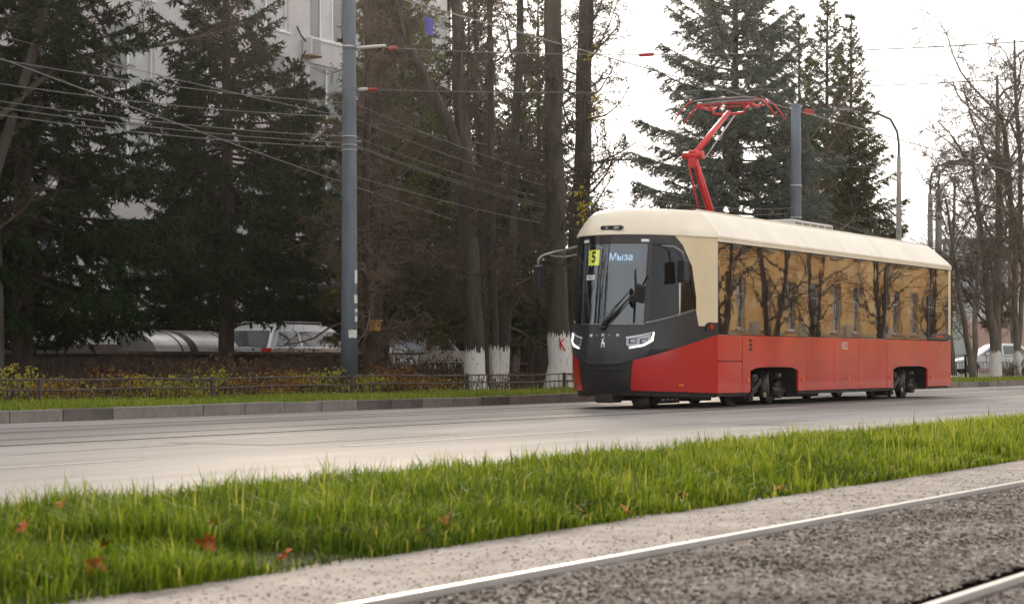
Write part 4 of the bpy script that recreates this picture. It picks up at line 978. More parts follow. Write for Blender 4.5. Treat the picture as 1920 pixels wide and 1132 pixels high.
# broad weed leaves in the verge
Xw = g.uniform(4.5, 16, 1500); Yw = g.uniform(4.75, 6.9, 1500); kk = np.sin(Xw*2.7)*np.sin(Yw*4+Xw) > -.1; Xw = np.where(kk, Xw, Xw*.5+3); Yw = np.where(kk, Yw, Yw)
V, Q, ti = leaf_quads(np.stack([Xw, Yw, np.full(1500, .03)+g.uniform(0, .06, 1500)], 1), .075, g, -.4)
o = link('verge_weeds', np_mesh('verge_weeds', V, [Q], M['grass_blade'], attr=ti*.45)); tag(o, 'broad-leaved weeds scattered low in the foreground grass', 'weeds', kind='stuff')
N = 60000
X = 14+(100-14)*g.uniform(0, 1, N)**1.3; Y = g.uniform(18.8, 22.2, N)
cl = np.sin(X*1.1)+np.sin(X*2.7+Y*2)
h = np.clip(.085+.02*cl+g.normal(size=N)*.025, .03, .2)
grass('kerb_grass', 'short yellow-green grass strip between the far kerb and the fence', X, Y, np.full(N, .13), h, np.clip(.012+.00025*X, 0, .03), 'grass_far', 80, .45+.12*cl+g.normal(size=N)*.2)
def grains(name, label, X, Y, r, hh, matn, tint, seed):
    g = np.random.default_rng(seed); N = len(X); a = g.uniform(0, 6.28, N)
    V = []
    for k in range(5):
        rr = r*g.uniform(.65, 1.2, N); V.append(np.stack([X+rr*np.cos(a+k*1.2566), Y+rr*np.sin(a+k*1.2566), np.full(N, -.002)], 1))
    V.append(np.stack([X+r*.3*g.normal(size=N), Y+r*.3*g.normal(size=N), hh*g.uniform(.5, 1.2, N)], 1))
    V = np.stack(V, 1).reshape(-1, 3); k = np.arange(N)[:, None]*6
    T_ = np.concatenate([k+np.array([[i, (i+1) % 5, 5]]) for i in range(5)])
    o = link(name, np_mesh(name, V, [T_], M[matn], attr=np.repeat(np.clip(tint, 0, 1), 6))); return tag(o, label, 'gravel', kind='stuff')
N = 60000; X = 4.0+26*g.uniform(0, 1, N)**1.5; Y = g.uniform(.6, 3.66, N); ok = ((Y < 2.05) | (Y > 2.23)) & (X > Y*.9) & (X < Y*5+4); X, Y = X[ok], Y[ok]
cl = np.sin(X*3.1+Y*4)*np.sin(X*1.3-Y*2.7)
grains('asphalt_grains', 'coarse stone grains standing proud of the asphalt between the foreground rails', X, Y, (.009+.0006*X)*g.uniform(.6, 1.5, len(X)), .009, 'grain_stone', .42+.16*cl+g.normal(size=len(X))*.27, 5)
N = 5500; X = 4.5+26*g.uniform(0, 1, N)**1.4; Y = 3.78+.9*g.beta(.8, 1.6, N); cl = np.sin(X*2.3)*np.sin(X*.9+Y*3)
grains('strip_grains', 'dark and pale grit scattered over the pale concrete strip', X, Y, (.006+.0005*X)*g.uniform(.5, 1.5, N), .005, 'grain_stone', .62+g.normal(size=N)*.24+.15*cl, 6)
# fallen leaves one can count in the verge and at its edge
LEAFL = ['larger orange leaf at the verge edge nearest the middle of the photo', 'orange leaf just behind the larger one at the verge edge', 'reddish leaf lying in the short grass by the bottom left weeds', 'orange leaf against the concrete strip below the tram front',
         'small orange leaf right beside the strip below the tram nose', 'highest orange leaf standing in the grass at far left', 'orange leaf just below the highest one at far left', 'brown-red leaf at the lower left end of the verge', 'orange leaf on the strip edge left of the larger orange leaf',
         'tiny orange leaf by the strip below the tram bogie', 'farthest tiny orange leaf along the strip edge', 'orange leaf deep in grass above the larger orange leaf', 'orange leaf high in the grass below the blue pole', 'orange leaf lying on the strip itself beside the grass',
         'orange leaf in the grass at the lower left below the highest ones', 'orange leaf low in the grass left of the larger orange leaf', 'orange leaf in the grass edge under the whitewashed fork', 'orange leaf in the grass edge right below the tram nose']
for i, (x, y, z, s) in enumerate(((7.6, 4.74, .05, .08), (7.3, 4.80, .05, .09), (6.0, 5.1, .11, .08), (9.1, 4.72, .05, .09), (9.5, 4.69, .04, .08), (5.7, 5.9, .15, .08), (6.2, 5.7, .15, .07), (5.6, 4.82, .08, .09), (6.6, 4.72, .05, .08), (11.6, 4.70, .04, .08), (13.6, 4.70, .04, .08), (6.9, 5.3, .13, .08), (7.1, 6.3, .16, .07), (8.4, 4.68, .03, .08), (5.3, 5.3, .11, .09), (6.4, 4.95, .10, .09), (8.0, 4.85, .08, .09), (10.4, 4.78, .06, .09))):
    b = MB(); n = 11; c = b.bm.verts.new((0, 0, .012)); ring = []
    for k in range(n):
        a = 2*math.pi*k/n; rr = s*.5*(1.0 if k % 2 == 0 else .62)*random.uniform(.85, 1.15)
        ring.append(b.bm.verts.new((rr*math.cos(a), rr*math.sin(a), random.uniform(-.012, .02))))
    for k in range(n): b.bm.faces.new((c, ring[k], ring[(k+1) % n]))
    st = MB()
    o = b.build('fallen_leaf', M['leaf_orange'], origin=(0, 0, 0)); o.location = (x, y, z); o.rotation_euler = (random.uniform(-.9, .9), random.uniform(-.9, .9), random.uniform(0, 6))
    tag(o, LEAFL[i], 'leaf', 'fallen orange leaves in the verge')

# ------------------------------------------------------------------ the tram
JX, NY, FY, CY = 32.2, 14.15, 16.65, 15.4            # nose joint, near side, far side, centre line
TR = thing('tram', (38.6, CY, 0), 'red and cream tram on route 5 with a dark front standing on the road', 'tram')
U = lambda u: JX-u                                   # u grows towards the front
PLN = [(0, 0), (.9, .27), (1.45, .5), (1.78, .78), (1.93, 1.02), (1.97, 1.25)]
PLN = PLN+[(u, 2.5-v) for u, v in PLN[-2::-1]]
def dense(P, n=8):
    P = np.array(P); o = []
    for i in range(len(P)-1):
        p1, p2 = P[i], P[i+1]; p0 = P[i-1] if i else 2*p1-p2; p3 = P[i+2] if i < len(P)-2 else 2*p2-p1
        for k in range(n):
            t = k/n; o.append(.5*(2*p1+(-p0+p2)*t+(2*p0-5*p1+4*p2-p3)*t*t+(-p0+3*p1-3*p2+p3)*t**3))
    o.append(P[-1]); return np.array(o)
DP = dense(PLN); AL = np.concatenate([[0], np.cumsum(np.linalg.norm(np.diff(DP, axis=0), axis=1))]); SLN = AL[-1]
NW = [.2, .45, .7, 1.0, 1.25, 2.0, 2.83, 3.4]; NVv = [.93, .98, 1.0, 1.0, .97, .92, .85, .8]
def S(s, w_, off=0.0):
    def P(s, w_):
        return Vector((JX-np.interp(s, AL, DP[:, 0])*np.interp(w_, NW, NVv), NY+np.interp(s, AL, DP[:, 1]), w_))
    p = P(s, w_)
    if off:
        a = P(min(s+.06, SLN), w_)-P(max(s-.06, 0), w_); b = P(s, w_+.05)-P(s, w_-.05)
        n = b.cross(a).normalized()
        if n.x > 0 and n.x > .2: n = -n
        p = p+n*off
    return p
def patch(name, poly, m, off=0.0, thick=.03, ds=.09, dw=.16, label=None, parent=None, angle=25):
    """polygon in (s, w) laid on the nose surface, cut fine enough to follow it, with thickness"""
    bm = bmesh.new(); f = bm.faces.new([bm.verts.new((a, b, 0)) for a, b in poly])
    bmesh.ops.triangulate(bm, faces=[f])
    a0, a1 = min(p[0] for p in poly), max(p[0] for p in poly); b0, b1 = min(p[1] for p in poly), max(p[1] for p in poly)
    for q in np.arange(a0+ds*.7, a1-.02, ds): bmesh.ops.bisect_plane(bm, geom=bm.verts[:]+bm.edges[:]+bm.faces[:], plane_co=(q, 0, 0), plane_no=(1, 0, 0))
    for q in np.arange(b0+dw*.7, b1-.02, dw): bmesh.ops.bisect_plane(bm, geom=bm.verts[:]+bm.edges[:]+bm.faces[:], plane_co=(0, q, 0), plane_no=(0, 1, 0))
    sv = {v: (v.co.x, v.co.y) for v in bm.verts}
    vs = bm.verts[:]; inner = {}
    for v in vs: inner[v] = bm.verts.new(S(*sv[v], off-thick))
    faces = bm.faces[:]; bedges = [e for e in bm.edges if len(e.link_faces) == 1]
    for v in vs: v.co = S(*sv[v], off)
    for e in bedges:
        a, b = e.verts; bm.faces.new((a, b, inner[b], inner[a]))
    for fc in faces: bm.faces.new([inner[v] for v in fc.verts][::-1])
    b_ = MB(); b_.bm.free(); b_.bm = bm
    return b_.build(name, M[m], parent or TR, angle=angle, label=label)
SM = lambda s: SLN-.07-s                              # mirrored position on the far half
def both(name, poly, m, **k):
    patch(name, poly, m, **k); patch(name, [(min(SLN, SM(a)+.07) if a < .06 else SM(a), b) for a, b in poly][::-1], m, **k)
G_ = .006
# lower nose
redp = [(0.004, .254), (1.985, .314), (1.915, .80), (1.742, .87), (1.547, 1.02), (1.312, 1.13), (1.05, 1.165), (.6, 1.21), (0.004, 1.232)]
both('nose_panel', redp, 'cheek_red')
bump_top = [(1.915, .80), (2.10, .745), (2.30, .725), (2.49, .72), (2.68, .735), (2.85, .77), (SM(1.915), .80)]
patch('front_bumper', [(1.985+G_, .314), (SM(1.985)-G_, .314)]+[(a-(G_ if i == len(bump_top)-1 else 0)+(G_ if i == 0 else 0), b-.008) for i, (a, b) in list(enumerate(bump_top))[::-1]], 'black_plastic', off=-.01)
patch('bumper_groove', [(1.96, .625), (SM(1.96), .625), (SM(1.96), .64), (1.96, .64)], 'black_gloss', off=-.004, thick=.01)
mask = [(.0+.004, 1.24), (.6, 1.218), (1.05, 1.173), (1.312, 1.138), (1.547, 1.028), (1.742, .878), (1.917, .808)]+[(a, b+.006) for a, b in bump_top[1:-1]]
mask += [(SM(a), b) for a, b in [(1.917, .808), (1.742, .878), (1.547, 1.028), (1.312, 1.138), (1.05, 1.173), (.6, 1.218)]]+[(SLN-.004, 1.24)]
mask += [(SLN-.004, 1.372), (SM(.505), 1.372), (SM(.582), 1.63), (SM(1.2), 1.50), (SM(1.70), 1.405), (1.70, 1.405), (1.2, 1.50), (.582, 1.63), (.505, 1.372), (.004, 1.372)]
patch('front_mask', mask, 'mask_grey', off=.004)
patch('mask_trim', [(1.72, 1.412), (1.2, 1.51), (.59, 1.645), (.585, 1.66), (1.2, 1.53), (1.72, 1.43)], 'grey_metal', off=.012, thick=.02)
patch('mask_trim', [(1.74, 1.392), (2.9, 1.392), (2.9, 1.404), (1.74, 1.404)], 'grey_metal', off=.010, thick=.02)
# lip under the lamps
patch('front_lip', [(1.80, .90), (1.93, .835)]+[(a, b+.02) for a, b in bump_top[1:-1]]+[(SM(1.93), .835), (SM(1.80), .90), (SM(1.93), .93), (2.75, .83), (2.49, .80), (2.2, .83), (1.93, .93)], 'mask_grey', off=.022, thick=.03)
# black glass surround
surround_out = [(.582, 1.64), (.585, 1.85), (.714, 2.36), (.971, 2.706), (1.184, 2.86)]
sw = [(1.665, 1.435), (1.2, 1.53), (.62, 1.665), (.64, 1.80), (.775, 2.18), (1.03, 2.53), (1.29, 2.70), (1.665, 2.70)]
# pillars and band
both('window_surround', [(.582, 1.64)]+surround_out[1:]+[(1.75, 2.862), (1.75, 2.715), (1.655, 2.715), (1.29, 2.712), (1.02, 2.54), (.762, 2.19), (.628, 1.80), (.608, 1.662)], 'black_gloss', off=.006, thick=.035)
patch('top_band', [(1.75, 2.715), (1.75, 2.862), (SM(1.75), 2.862), (SM(1.75), 2.715)], 'black_gloss', off=.006, thick=.035)
both('pillar', [(1.665, 1.42), (1.665, 2.715), (1.755, 2.715), (1.755, 1.41)], 'black_gloss', off=.006, thick=.05)
both('cab_side_window', sw, 'cab_glass', off=.0, thick=.006)
patch('windscreen', [(1.757, 1.408), (1.757, 2.713), (SM(1.757), 2.713), (SM(1.757), 1.408)], 'windscreen_glass', off=.0, thick=.006)
# cream cheeks and black marker box
both('cheek_panel', [(.004, 1.378), (.51, 1.378), (.577, 1.63), (.58, 1.855), (.708, 2.365), (.965, 2.712), (1.178, 2.862), (.004, 2.862)], 'cream_paint', off=.002)
both('marker_box', [(.006, 1.285), (.335, 1.285), (.33, 1.40), (.27, 1.44), (.006, 1.44)], 'black_plastic', off=.03, thick=.05)
patch('marker_light', [(.17, 1.33), (.25, 1.33), (.25, 1.40), (.17, 1.40)], 'tail_red', off=.045, thick=.03)
patch('side_reflector', [(.90, .385), (1.02, .385), (1.02, .415), (.90, .415)], 'orange_lens', off=.02, thick=.02)
patch('nose_skirt', [(.004, .18), (1.9, .22), (SM(1.9), .22), (SLN-.004, .18), (SLN-.004, .25), (SM(1.985), .30), (1.985, .30), (.004, .25)], 'underframe', off=-.05)
# headlights
hl = [(2.055, 1.035), (2.065, 1.185), (1.81, 1.225), (1.55, 1.285), (1.575, 1.12), (1.74, 1.03), (1.975, .985)]
def lamp(mir):
    f = (lambda p: [(SM(a), b) for a, b in p][::-1]) if mir else (lambda p: p)
    h_ = patch('headlight', f(hl), 'black_gloss', off=.012, thick=.03)
    patch('lamp_housing', f([(2.035, 1.05), (2.045, 1.165), (1.81, 1.20), (1.60, 1.245), (1.60, 1.14), (1.75, 1.06), (1.97, 1.01)]), 'lamp_dim', off=.02, thick=.02, parent=h_)
    for a in (1.93, 1.74): patch('projector', f([(a+.065, 1.075), (a+.065, 1.15), (a-.06, 1.165), (a-.06, 1.085)]), 'ink', off=.028, thick=.01, parent=h_)
    for a in (1.93, 1.74): patch('projector_lens', f([(a+.045, 1.088), (a+.045, 1.138), (a-.04, 1.148), (a-.04, 1.095)]), 'lamp_dim', off=.036, thick=.012, parent=h_)
    patch('daytime_light', f([(1.985, .995), (1.975, 1.02), (1.755, 1.062), (1.612, 1.145), (1.60, 1.245), (1.565, 1.262), (1.58, 1.118), (1.742, 1.034)]), 'lamp_on', off=.035, thick=.02, parent=h_)
    patch('lamp_brow', f([(2.05, 1.16), (2.055, 1.18), (1.81, 1.22), (1.56, 1.278), (1.57, 1.262), (1.81, 1.202)]), 'lens_white', off=.034, thick=.02, parent=h_)
lamp(False); lamp(True)
for a in (1.815, 2.93): patch('roof_marker', [(a-.07, 2.745), (a+.07, 2.745), (a+.07, 2.79), (a-.07, 2.79)], 'lens_white', off=.02, thick=.02)

# lettering
def text_mesh(body, size, bold=0.0):
    cu = bpy.data.curves.new('txt', 'FONT'); cu.body = body; cu.size = size; cu.align_x = 'CENTER'; cu.align_y = 'CENTER'; cu.offset = bold; cu.extrude = 0; cu.resolution_u = 3
    o = bpy.data.objects.new('txt', cu); COL.objects.link(o)
    bpy.context.view_layer.update()
    me = bpy.data.meshes.new_from_object(o.evaluated_get(bpy.context.evaluated_depsgraph_get()))
    V = [tuple(v.co) for v in me.vertices]; Fc = [tuple(p.vertices) for p in me.polygons]
    bpy.data.objects.remove(o); bpy.data.curves.remove(cu); bpy.data.meshes.remove(me)
    return V, Fc
def text_obj(name, body, size, fn, m, parent, bold=0.0, sx=1.0):
    V, Fc = text_mesh(body, size, bold); b = MB(); vs = [b.bm.verts.new(fn(x*sx, y)) for x, y, z in V]
    for f in Fc:
        try: b.bm.faces.new([vs[i] for i in f])
        except ValueError: pass
    return b.build(name, M[m], parent)
for s0_, ch, sz in ((2.651, 'М', .062), (2.536, 'И', .036), (2.43, 'Н', .062), (2.319, 'И', .036), (2.186, 'Н', .062)):
    text_obj('front_letter', ch, sz, lambda x, y, s0_=s0_: S(s0_-x, 1.212+y, .010), 'letter_white' if sz > .05 else 'grey_metal', TR, .0025)
deer = [(-.03, -.075), (-.018, -.075), (-.012, -.02), (.012, -.02), (.018, -.075), (.03, -.075), (.028, .0), (.0, .025), (-.008, .045), (.02, .075), (.012, .08), (-.012, .058), (-.02, .07), (-.032, .06), (-.022, .04), (-.03, .0)]
b = MB(); b.poly([S(2.412-x, 1.09+y, .010) for x, y in deer]); b.bm.faces.ensure_lookup_table(); b.build('deer_emblem', M['letter_white'], TR)

# roof cap of the cab
def cap():
    b = MB(); bm = b.bm
    rows = [(2.866, -.022, -.022), (2.90, -.02, -.015), (3.0, .05, .04), (3.12, .15, .11), (3.22, .235, .21), (3.29, .30, .36), (3.325, .345, .55), (3.34, .42, .85), (3.345, .8, 1.3)]
    ss = np.linspace(0, SLN, 49); rings = []
    for w_, lat, fr in rows:
        ring = []
        for s in ss:
            u0 = np.interp(s, AL, DP[:, 0])*.85; v0 = np.interp(s, AL, DP[:, 1])
            v = 1.25+(v0-1.25)*(1.25-lat)/1.25; u = u0*(1.67-fr)/1.67
            ring.append(bm.verts.new((JX-u, NY+v, w_)))
        rings.append(ring)
    for i in range(len(rings)-1):
        for j in range(48): bm.faces.new((rings[i][j], rings[i][j+1], rings[i+1][j+1], rings[i+1][j]))
    bm.faces.new(rings[-1]); bm.faces.new(rings[0][::-1])
    back = [r[0] for r in rings]+[r[-1] for r in rings[::-1]]
    return b.build('roof_cap', M['roof_cream'], TR, angle=35)
cap()
cb = MB(); P_ = [(2.505, 2.94), (2.155, 2.94), (2.14, 2.97), (2.155, 3.01), (2.505, 3.01), (2.52, 2.97)]
front = JX-1.64
MB().prism([(front-.03, NY+1.17+y, z) for y, z in ((-.17, 2.945), (.17, 2.945), (.2, 2.98), (.17, 3.015), (-.17, 3.015), (-.2, 2.98))], (.2, 0, 0)).build('camera_housing', M['black_plastic'], TR)
MB().box(front-.036, front-.028, NY+1.22, NY+1.27, 2.96, 3.0).box(front-.036, front-.028, NY+1.02, NY+1.12, 2.955, 3.005).build('camera_lens', M['lamp_dim'], TR)
# side walls
SEAM = [0, -1.05, -4.08, -5.51, -6.87, -8.54, -11.26, -12.80]
def side(name, poly, m, y=NY, d=.04, bev=.004, **k):
    return MB().prism([(U(u), y, w_) for u, w_ in poly], (0, d, 0), bev).build(name, M[m], TR, **k)
def lower_panels(y, d):
    g_ = .008; zt, zb = 1.235, .25
    def rect(a, b, z0, z1): return [(a-g_, z0), (b+g_, z0), (b+g_, z1), (a-g_, z1)]
    side('side_panel', rect(0, SEAM[1], .79+.006, zt), 'red_paint', y, d); side('side_panel', rect(0, SEAM[1], zb, .79-.006), 'red_paint', y, d)
    def arch(a, b, a0, a1):
        return [(a-g_, zb), (a0, zb), (a0, .62), (a0-.25, .672), (a0-.7, .69), (a1+.7, .69), (a1+.25, .672), (a1, .62), (a1, zb), (b+g_, zb), (b+g_, zt), (a-g_, zt)]
    side('side_panel', arch(SEAM[1], SEAM[2], -1.41, -3.66), 'red_paint', y, d, 0)
    for i in (2, 3, 4): side('side_panel', rect(SEAM[i], SEAM[i+1], zb, zt), 'red_paint', y, d)
    side('side_panel', arch(SEAM[5], SEAM[6], -8.93, -11.16), 'red_paint', y, d, 0)
    side('side_panel', rect(SEAM[6], SEAM[7], zb, zt), 'red_paint', y, d)
lower_panels(NY, .04); lower_panels(FY, -.04)
PS = [-.02, -1.05, -4.08, -5.51, -6.87, -8.54, -9.9, -11.26, -12.62]
for y, d in ((NY+.004, .02), (FY-.004, -.02)):
    for i in range(len(PS)-1):
        side('side_window', [(PS[i]-.004, 1.248), (PS[i+1]+.004, 1.248), (PS[i+1]+.004, 2.785), (PS[i]-.004, 2.785)], 'tram_glass', y, d, .002)
    sg = 1 if d > 0 else -1
    side('gutter', [(.01, 2.80), (-12.80, 2.80), (-12.80, 2.862), (.01, 2.862)], 'roof_cream', y-sg*.02, d*2, .006)
    side('end_post', [(-12.63, 1.24), (-12.80, 1.24), (-12.80, 2.795), (-12.63, 2.795)], 'cream_paint', y, d*2)
    side('sill_skirt', [(0, .19), (-1.38, .19), (-1.38, .246), (0, .246)], 'underframe', y+sg*.03, d); side('sill_skirt', [(-3.69, .19), (-8.9, .19), (-8.9, .246), (-3.69, .246)], 'underframe', y+sg*.03, d)
    side('tail_box', [(-11.3, 1.25), (-12.64, 1.25), (-12.64, 1.36), (-12.3, 1.40), (-11.6, 1.375)], 'black_plastic', y-sg*.05, .05*sg)
    side('tail_marker', [(-11.55, 1.30), (-12.1, 1.30), (-12.1, 1.335), (-11.6, 1.345)], 'tail_red', y-sg*.056, .006*sg)
    for u in (-1.29, -3.88, -6.3, -8.77, -11.41):
        MB().tube([(U(u), y+.0*sg-.004*sg, .46), (U(u), y-.022*sg, .46)], .038, 10).build('side_marker', M['orange_lens'], TR)
text_obj('fleet_number', '1822', .20, lambda x, y: (U(-6.06)+x, NY-.006, 1.085+y), 'letter_white', TR, .0, .9)
m = MB()
for k in range(3): m.box(U(-1.42)-.05, U(-1.42)+.05, NY-.012, NY-.002, .98+k*.075, 1.02+k*.075)
m.build('side_vent', M['ink'], TR)
# inner body, floor and rear
MB().box(U(-1.3), U(-12.74), NY+.05, FY-.05, .68, 2.84).build('saloon', M['interior'], TR)
MB().box(U(-.02), U(-1.36), NY+.05, FY-.05, .2, 1.24).box(U(-3.7), U(-8.88), NY+.05, FY-.05, .2, .68).box(U(-11.2), U(-12.74), NY+.05, FY-.05, .2, .68).build('floor_frame', M['underframe'], TR)
MB().box(U(-12.76), U(-12.80), NY+.01, FY-.01, .25, 1.2).build('rear_panel', M['red_paint'], TR); MB().box(U(-12.76), U(-12.79), NY+.1, FY-.1, 1.25, 2.78).build('rear_window', M['tram_glass'], TR)
MB().box(U(-12.3), U(-12.80), NY+.0, FY-.0, 2.80, 2.87).build('rear_cornice', M['roof_cream'], TR)
# roof fairings in sections, chamfered tail
SEC = [0, -1.95, -4.08, -6.1, -8.2, -10.3, -12.8]
prof = [(-.022, 2.866), (-.02, 2.90), (.05, 3.0), (.15, 3.12), (.235, 3.22), (.30, 3.29), (.345, 3.325), (.42, 3.34)]
for sgn, y0 in ((1, NY), (-1, FY)):
    for i in range(len(SEC)-1):
        a, b_ = SEC[i]-.004, SEC[i+1]+.004; last_ = i == len(SEC)-2
        b = MB(); bm = b.bm; ra = []; rb = []
        inner = [(d_+.03, z-.03) for d_, z in prof[::-1]]
        for d_, z in prof+inner:
            ub = b_ if not last_ else b_+max(0, (z-2.87))/.47*.62
            ra.append(bm.verts.new((U(a), y0+sgn*d_, z))); rb.append(bm.verts.new((U(ub), y0+sgn*d_, z)))
        n = len(ra)
        for j in range(n): bm.faces.new((ra[j], ra[(j+1) % n], rb[(j+1) % n], rb[j]))
        bm.faces.new(ra[::-1]); bm.faces.new(rb)
        b.build('roof_panel', M['roof_cream'], TR, angle=25)
    MB().tube([(U(-.05), y0+sgn*.42, 3.35), (U(-12.1), y0+sgn*.42, 3.35)], .018, 6).build('roof_edge', M['roof_cream'], TR)
MB().box(U(0), U(-12.7), NY+.3, FY-.3, 2.85, 3.12).build('roof_deck', M['grey_metal'], TR)
b = MB(); b.prism([(U(-12.79), 0, 2.872), (U(-12.2), 0, 3.335), (U(-12.1), 0, 3.335), (U(-12.6), 0, 2.872)], (0, 1, 0))
for v in b.bm.verts: v.co.y = (NY+.0+(.42 if v.co.z > 3 else 0)) if v.co.y < .5 else (FY-(.42 if v.co.z > 3 else 0))
b.build('rear_cap', M['roof_cream'], TR)
eq = MB().box(37.5, 39.65, 14.9, 15.9, 3.12, 3.52, .03).build('roof_unit', M['insulator_white'], TR)
m = MB()
for k in range(5): m.box(37.6+k*.41, 37.92+k*.41, 14.893, 14.899, 3.40, 3.48)
m.build('unit_vent', M['grey_metal'], eq)
MB().box(41.5, 43.5, 14.9, 15.9, 3.12, 3.36, .03).build('roof_unit', M['insulator_white'], TR)
# bogies
for uc in (-2.53, -10.04):
    bg_ = MB()
    bg_.box(U(uc+1.15), U(uc-1.15), NY+.35, NY+.5, .30, .42, .02).box(U(uc+1.15), U(uc-1.15), FY-.5, FY-.35, .30, .42, .02).box(U(uc+.25), U(uc-.25), NY+.3, FY-.3, .22, .5, .03)
    bo_ = bg_.build('bogie', M['bogie_metal'], TR)
    for du in (.9, -.9):
        for y, s in ((NY+.52, 1), (FY-.52, -1)):
            wb = MB(); wb.tube([(U(uc+du), y-.06, .31), (U(uc+du), y-.055, .31), (U(uc+du), y+.055, .31), (U(uc+du), y+.06, .31)], [.27, .305, .305, .27], 24).tube([(U(uc+du), y-.09*s, .31), (U(uc+du), y-.06*s, .31)], .17, 16)
            wb.build('wheel', M['bogie_metal'], bo_)
        MB().tube([(U(uc+du), NY+.6, .31), (U(uc+du), FY-.6, .31)], .07, 10).build('axle', M['bogie_metal'], bo_)
    for y in (NY+.26, FY-.26):
        s = 1 if y < CY else -1
        # spring column, motor housing with ribs, axle box, hydraulic unit, hoses
        MB().tube([(U(uc-.05), y, .16), (U(uc-.05), y, .22), (U(uc-.05), y, .6)], [.10, .12, .11], 14).tube([(U(uc-.22), y, .2), (U(uc-.22), y, .62)], .05, 10).build('spring_column', M['bogie_metal'], bo_)
        mh = MB(); mh.tube([(U(uc+.75), y-.05*s, .30), (U(uc+.75), y+.2*s, .30)], .23, 16)
        for k in range(7):
            a = k*.9; mh.obox((U(uc+.75)+.17*math.cos(a), y-.06*s, .30+.17*math.sin(a)), (math.cos(a), 0, math.sin(a)), (0, 1, 0), (-math.sin(a), 0, math.cos(a)), .07, .03, .025, .006)
        mh.obox((U(uc+.45), y-.03*s, .30), (1, 0, .6), (0, 1, 0), (-.6, 0, 1), .3, .05, .05, .01)
        mh.build('gear_case', M['bogie_metal'], bo_)
        MB().obox((U(uc+.45), y, .50), (1, 0, 0), (0, 1, 0), (0, 0, 1), .12, .08, .06, .03).tube([(U(uc+.45), y-.08*s, .5), (U(uc+.6), y-.1*s, .45), (U(uc+.65), y-.1*s, .33)], .02, 6).build('brake_unit', M['bogie_metal'], bo_)
        MB().tube([(U(uc-.35), y-.02*s, .26), (U(uc-.95), y-.02*s, .27)], .075, 12).tube([(U(uc-.8), y-.04*s, .28), (U(uc-.8), y+.1*s, .28)], .17, 14).obox((U(uc-.6), y, .36), (1, 0, 0), (0, 1, 0), (0, 0, 1), .1, .07, .05, .02).build('motor', M['bogie_metal'], bo_)
        MB().obox((U(uc-.72), y-.03*s, .54), (1, 0, 0), (0, 1, 0), (0, 0, 1), .05, .04, .035, .01).build('connector', M['grey_metal'], bo_)
        MB().tube([(U(uc-.4), y, .52), (U(uc-.6), y-.04*s, .5), (U(uc-.72), y-.04*s, .53)], .014, 6).tube([(U(uc-.72), y, .5), (U(uc-.85), y, .44), (U(uc-.9), y, .34)], .014, 6).build('hose', M['ink'], bo_)
        MB().tube([(U(uc+.05), y-.05*s, .19), (U(uc+.05), y-.1*s, .19)], .05, 8).build('bolt', M['steel'], bo_)
# equipment hung below
MB().box(U(-4.3), U(-6.0), NY+.5, FY-.5, .12, .25, .02).build('under_box', M['underframe'], TR)
MB().box(U(-.2), U(-1.1), NY+.6, FY-.6, .11, .22, .02).build('under_box', M['underframe'], TR)
MB().tube([(U(1.25), CY-.45, .02), (U(1.25), CY-.42, .16), (U(1.25), CY-.4, .25)], [.13, .16, .1], 10).build('sand_box', M['underframe'], TR)
cp = MB().box(U(1.80), U(1.4), CY-.16, CY+.16, .11, .28, .04).build('coupler', M['underframe'], TR)
MB().box(U(.2), U(1.0), NY+.62, NY+.72, .10, .2, .01).build('lifeguard', M['underframe'], TR)
m = MB()
for k in range(4): m.box(U(.25+.18*k), U(.34+.18*k), NY+.612, NY+.619, .14, .165)
m.build('guard_marking', M['paper'], TR)
# cab inside: floor, desk, seat, bulkhead with notices, handrail, destination boards
MB().box(U(1.3), U(-1.28), NY+.62, FY-.62, .45, .55).build('cab_floor', M['interior'], TR)
MB().box(U(1.5), U(1.05), CY-.75, CY+.75, 1.0, 1.33, .05).box(U(1.66), U(1.45), CY-.45, CY+.45, 1.0, 1.3, .05).build('driver_desk', M['interior'], TR)
MB().box(U(.55), U(.05), CY-.28, CY+.28, .95, 1.08, .05).obox((U(.0), CY, 1.45), (1, 0, -.15), (0, 1, 0), (.15, 0, 1), .06, .25, .42, .05).obox((U(-.07), CY, 1.98), (1, 0, 0), (0, 1, 0), (0, 0, 1), .05, .14, .1, .04).build('driver_seat', M['mask_grey'], TR)
MB().box(U(-.86), U(-.9), NY+.1, FY-.1, .6, 1.3).box(U(-.86), U(-.9), NY+.1, CY-.62, 1.3, 2.6).box(U(-.86), U(-.9), CY+.72, FY-.1, 1.3, 2.6).box(U(-.86), U(-.9), NY+.1, FY-.1, 2.6, 2.82).build('bulkhead', M['interior'], TR)
MB().box(U(-.84), U(-.855), CY-.60, CY-.18, 1.55, 2.15).box(U(-.836), U(-.842), CY-.5, CY-.25, 2.1, 2.25).build('paper_notice', M['paper'], TR)
MB().box(U(-.80), U(-.83), CY-.52, CY-.24, 1.2, 1.52, .01).build('seat_back', M['seat_yellow'], TR)
MB().tube([(U(-.2), CY+.12, .6), (U(-.2), CY+.12, 2.2)], .022, 8).build('handrail', M['handrail'], TR)
MB().tube([(U(.9), CY-.95, 1.2), (U(.88), CY-.95, 2.2)], .02, 8).build('handrail', M['handrail'], TR)
MB().box(U(-.835), U(-.85), NY+.35, NY+.75, 1.35, 2.15).build('timetable', M['paper'], TR)
hb = patch('destination_board', [(1.82, 2.37), (2.55, 2.37), (2.55, 2.66), (1.82, 2.66)], 'display_blue', off=-.06, thick=.03)
text_obj('destination_text', 'Мыза', .165, lambda x, y: S(2.22-x, 2.50+y, -.045), 'sign_white', hb, .0008)
ro = patch('route_board', [(2.62, 2.375), (2.885, 2.375), (2.895, 2.625), (2.62, 2.625)], 'sign_yellow', off=-.03, thick=.012)
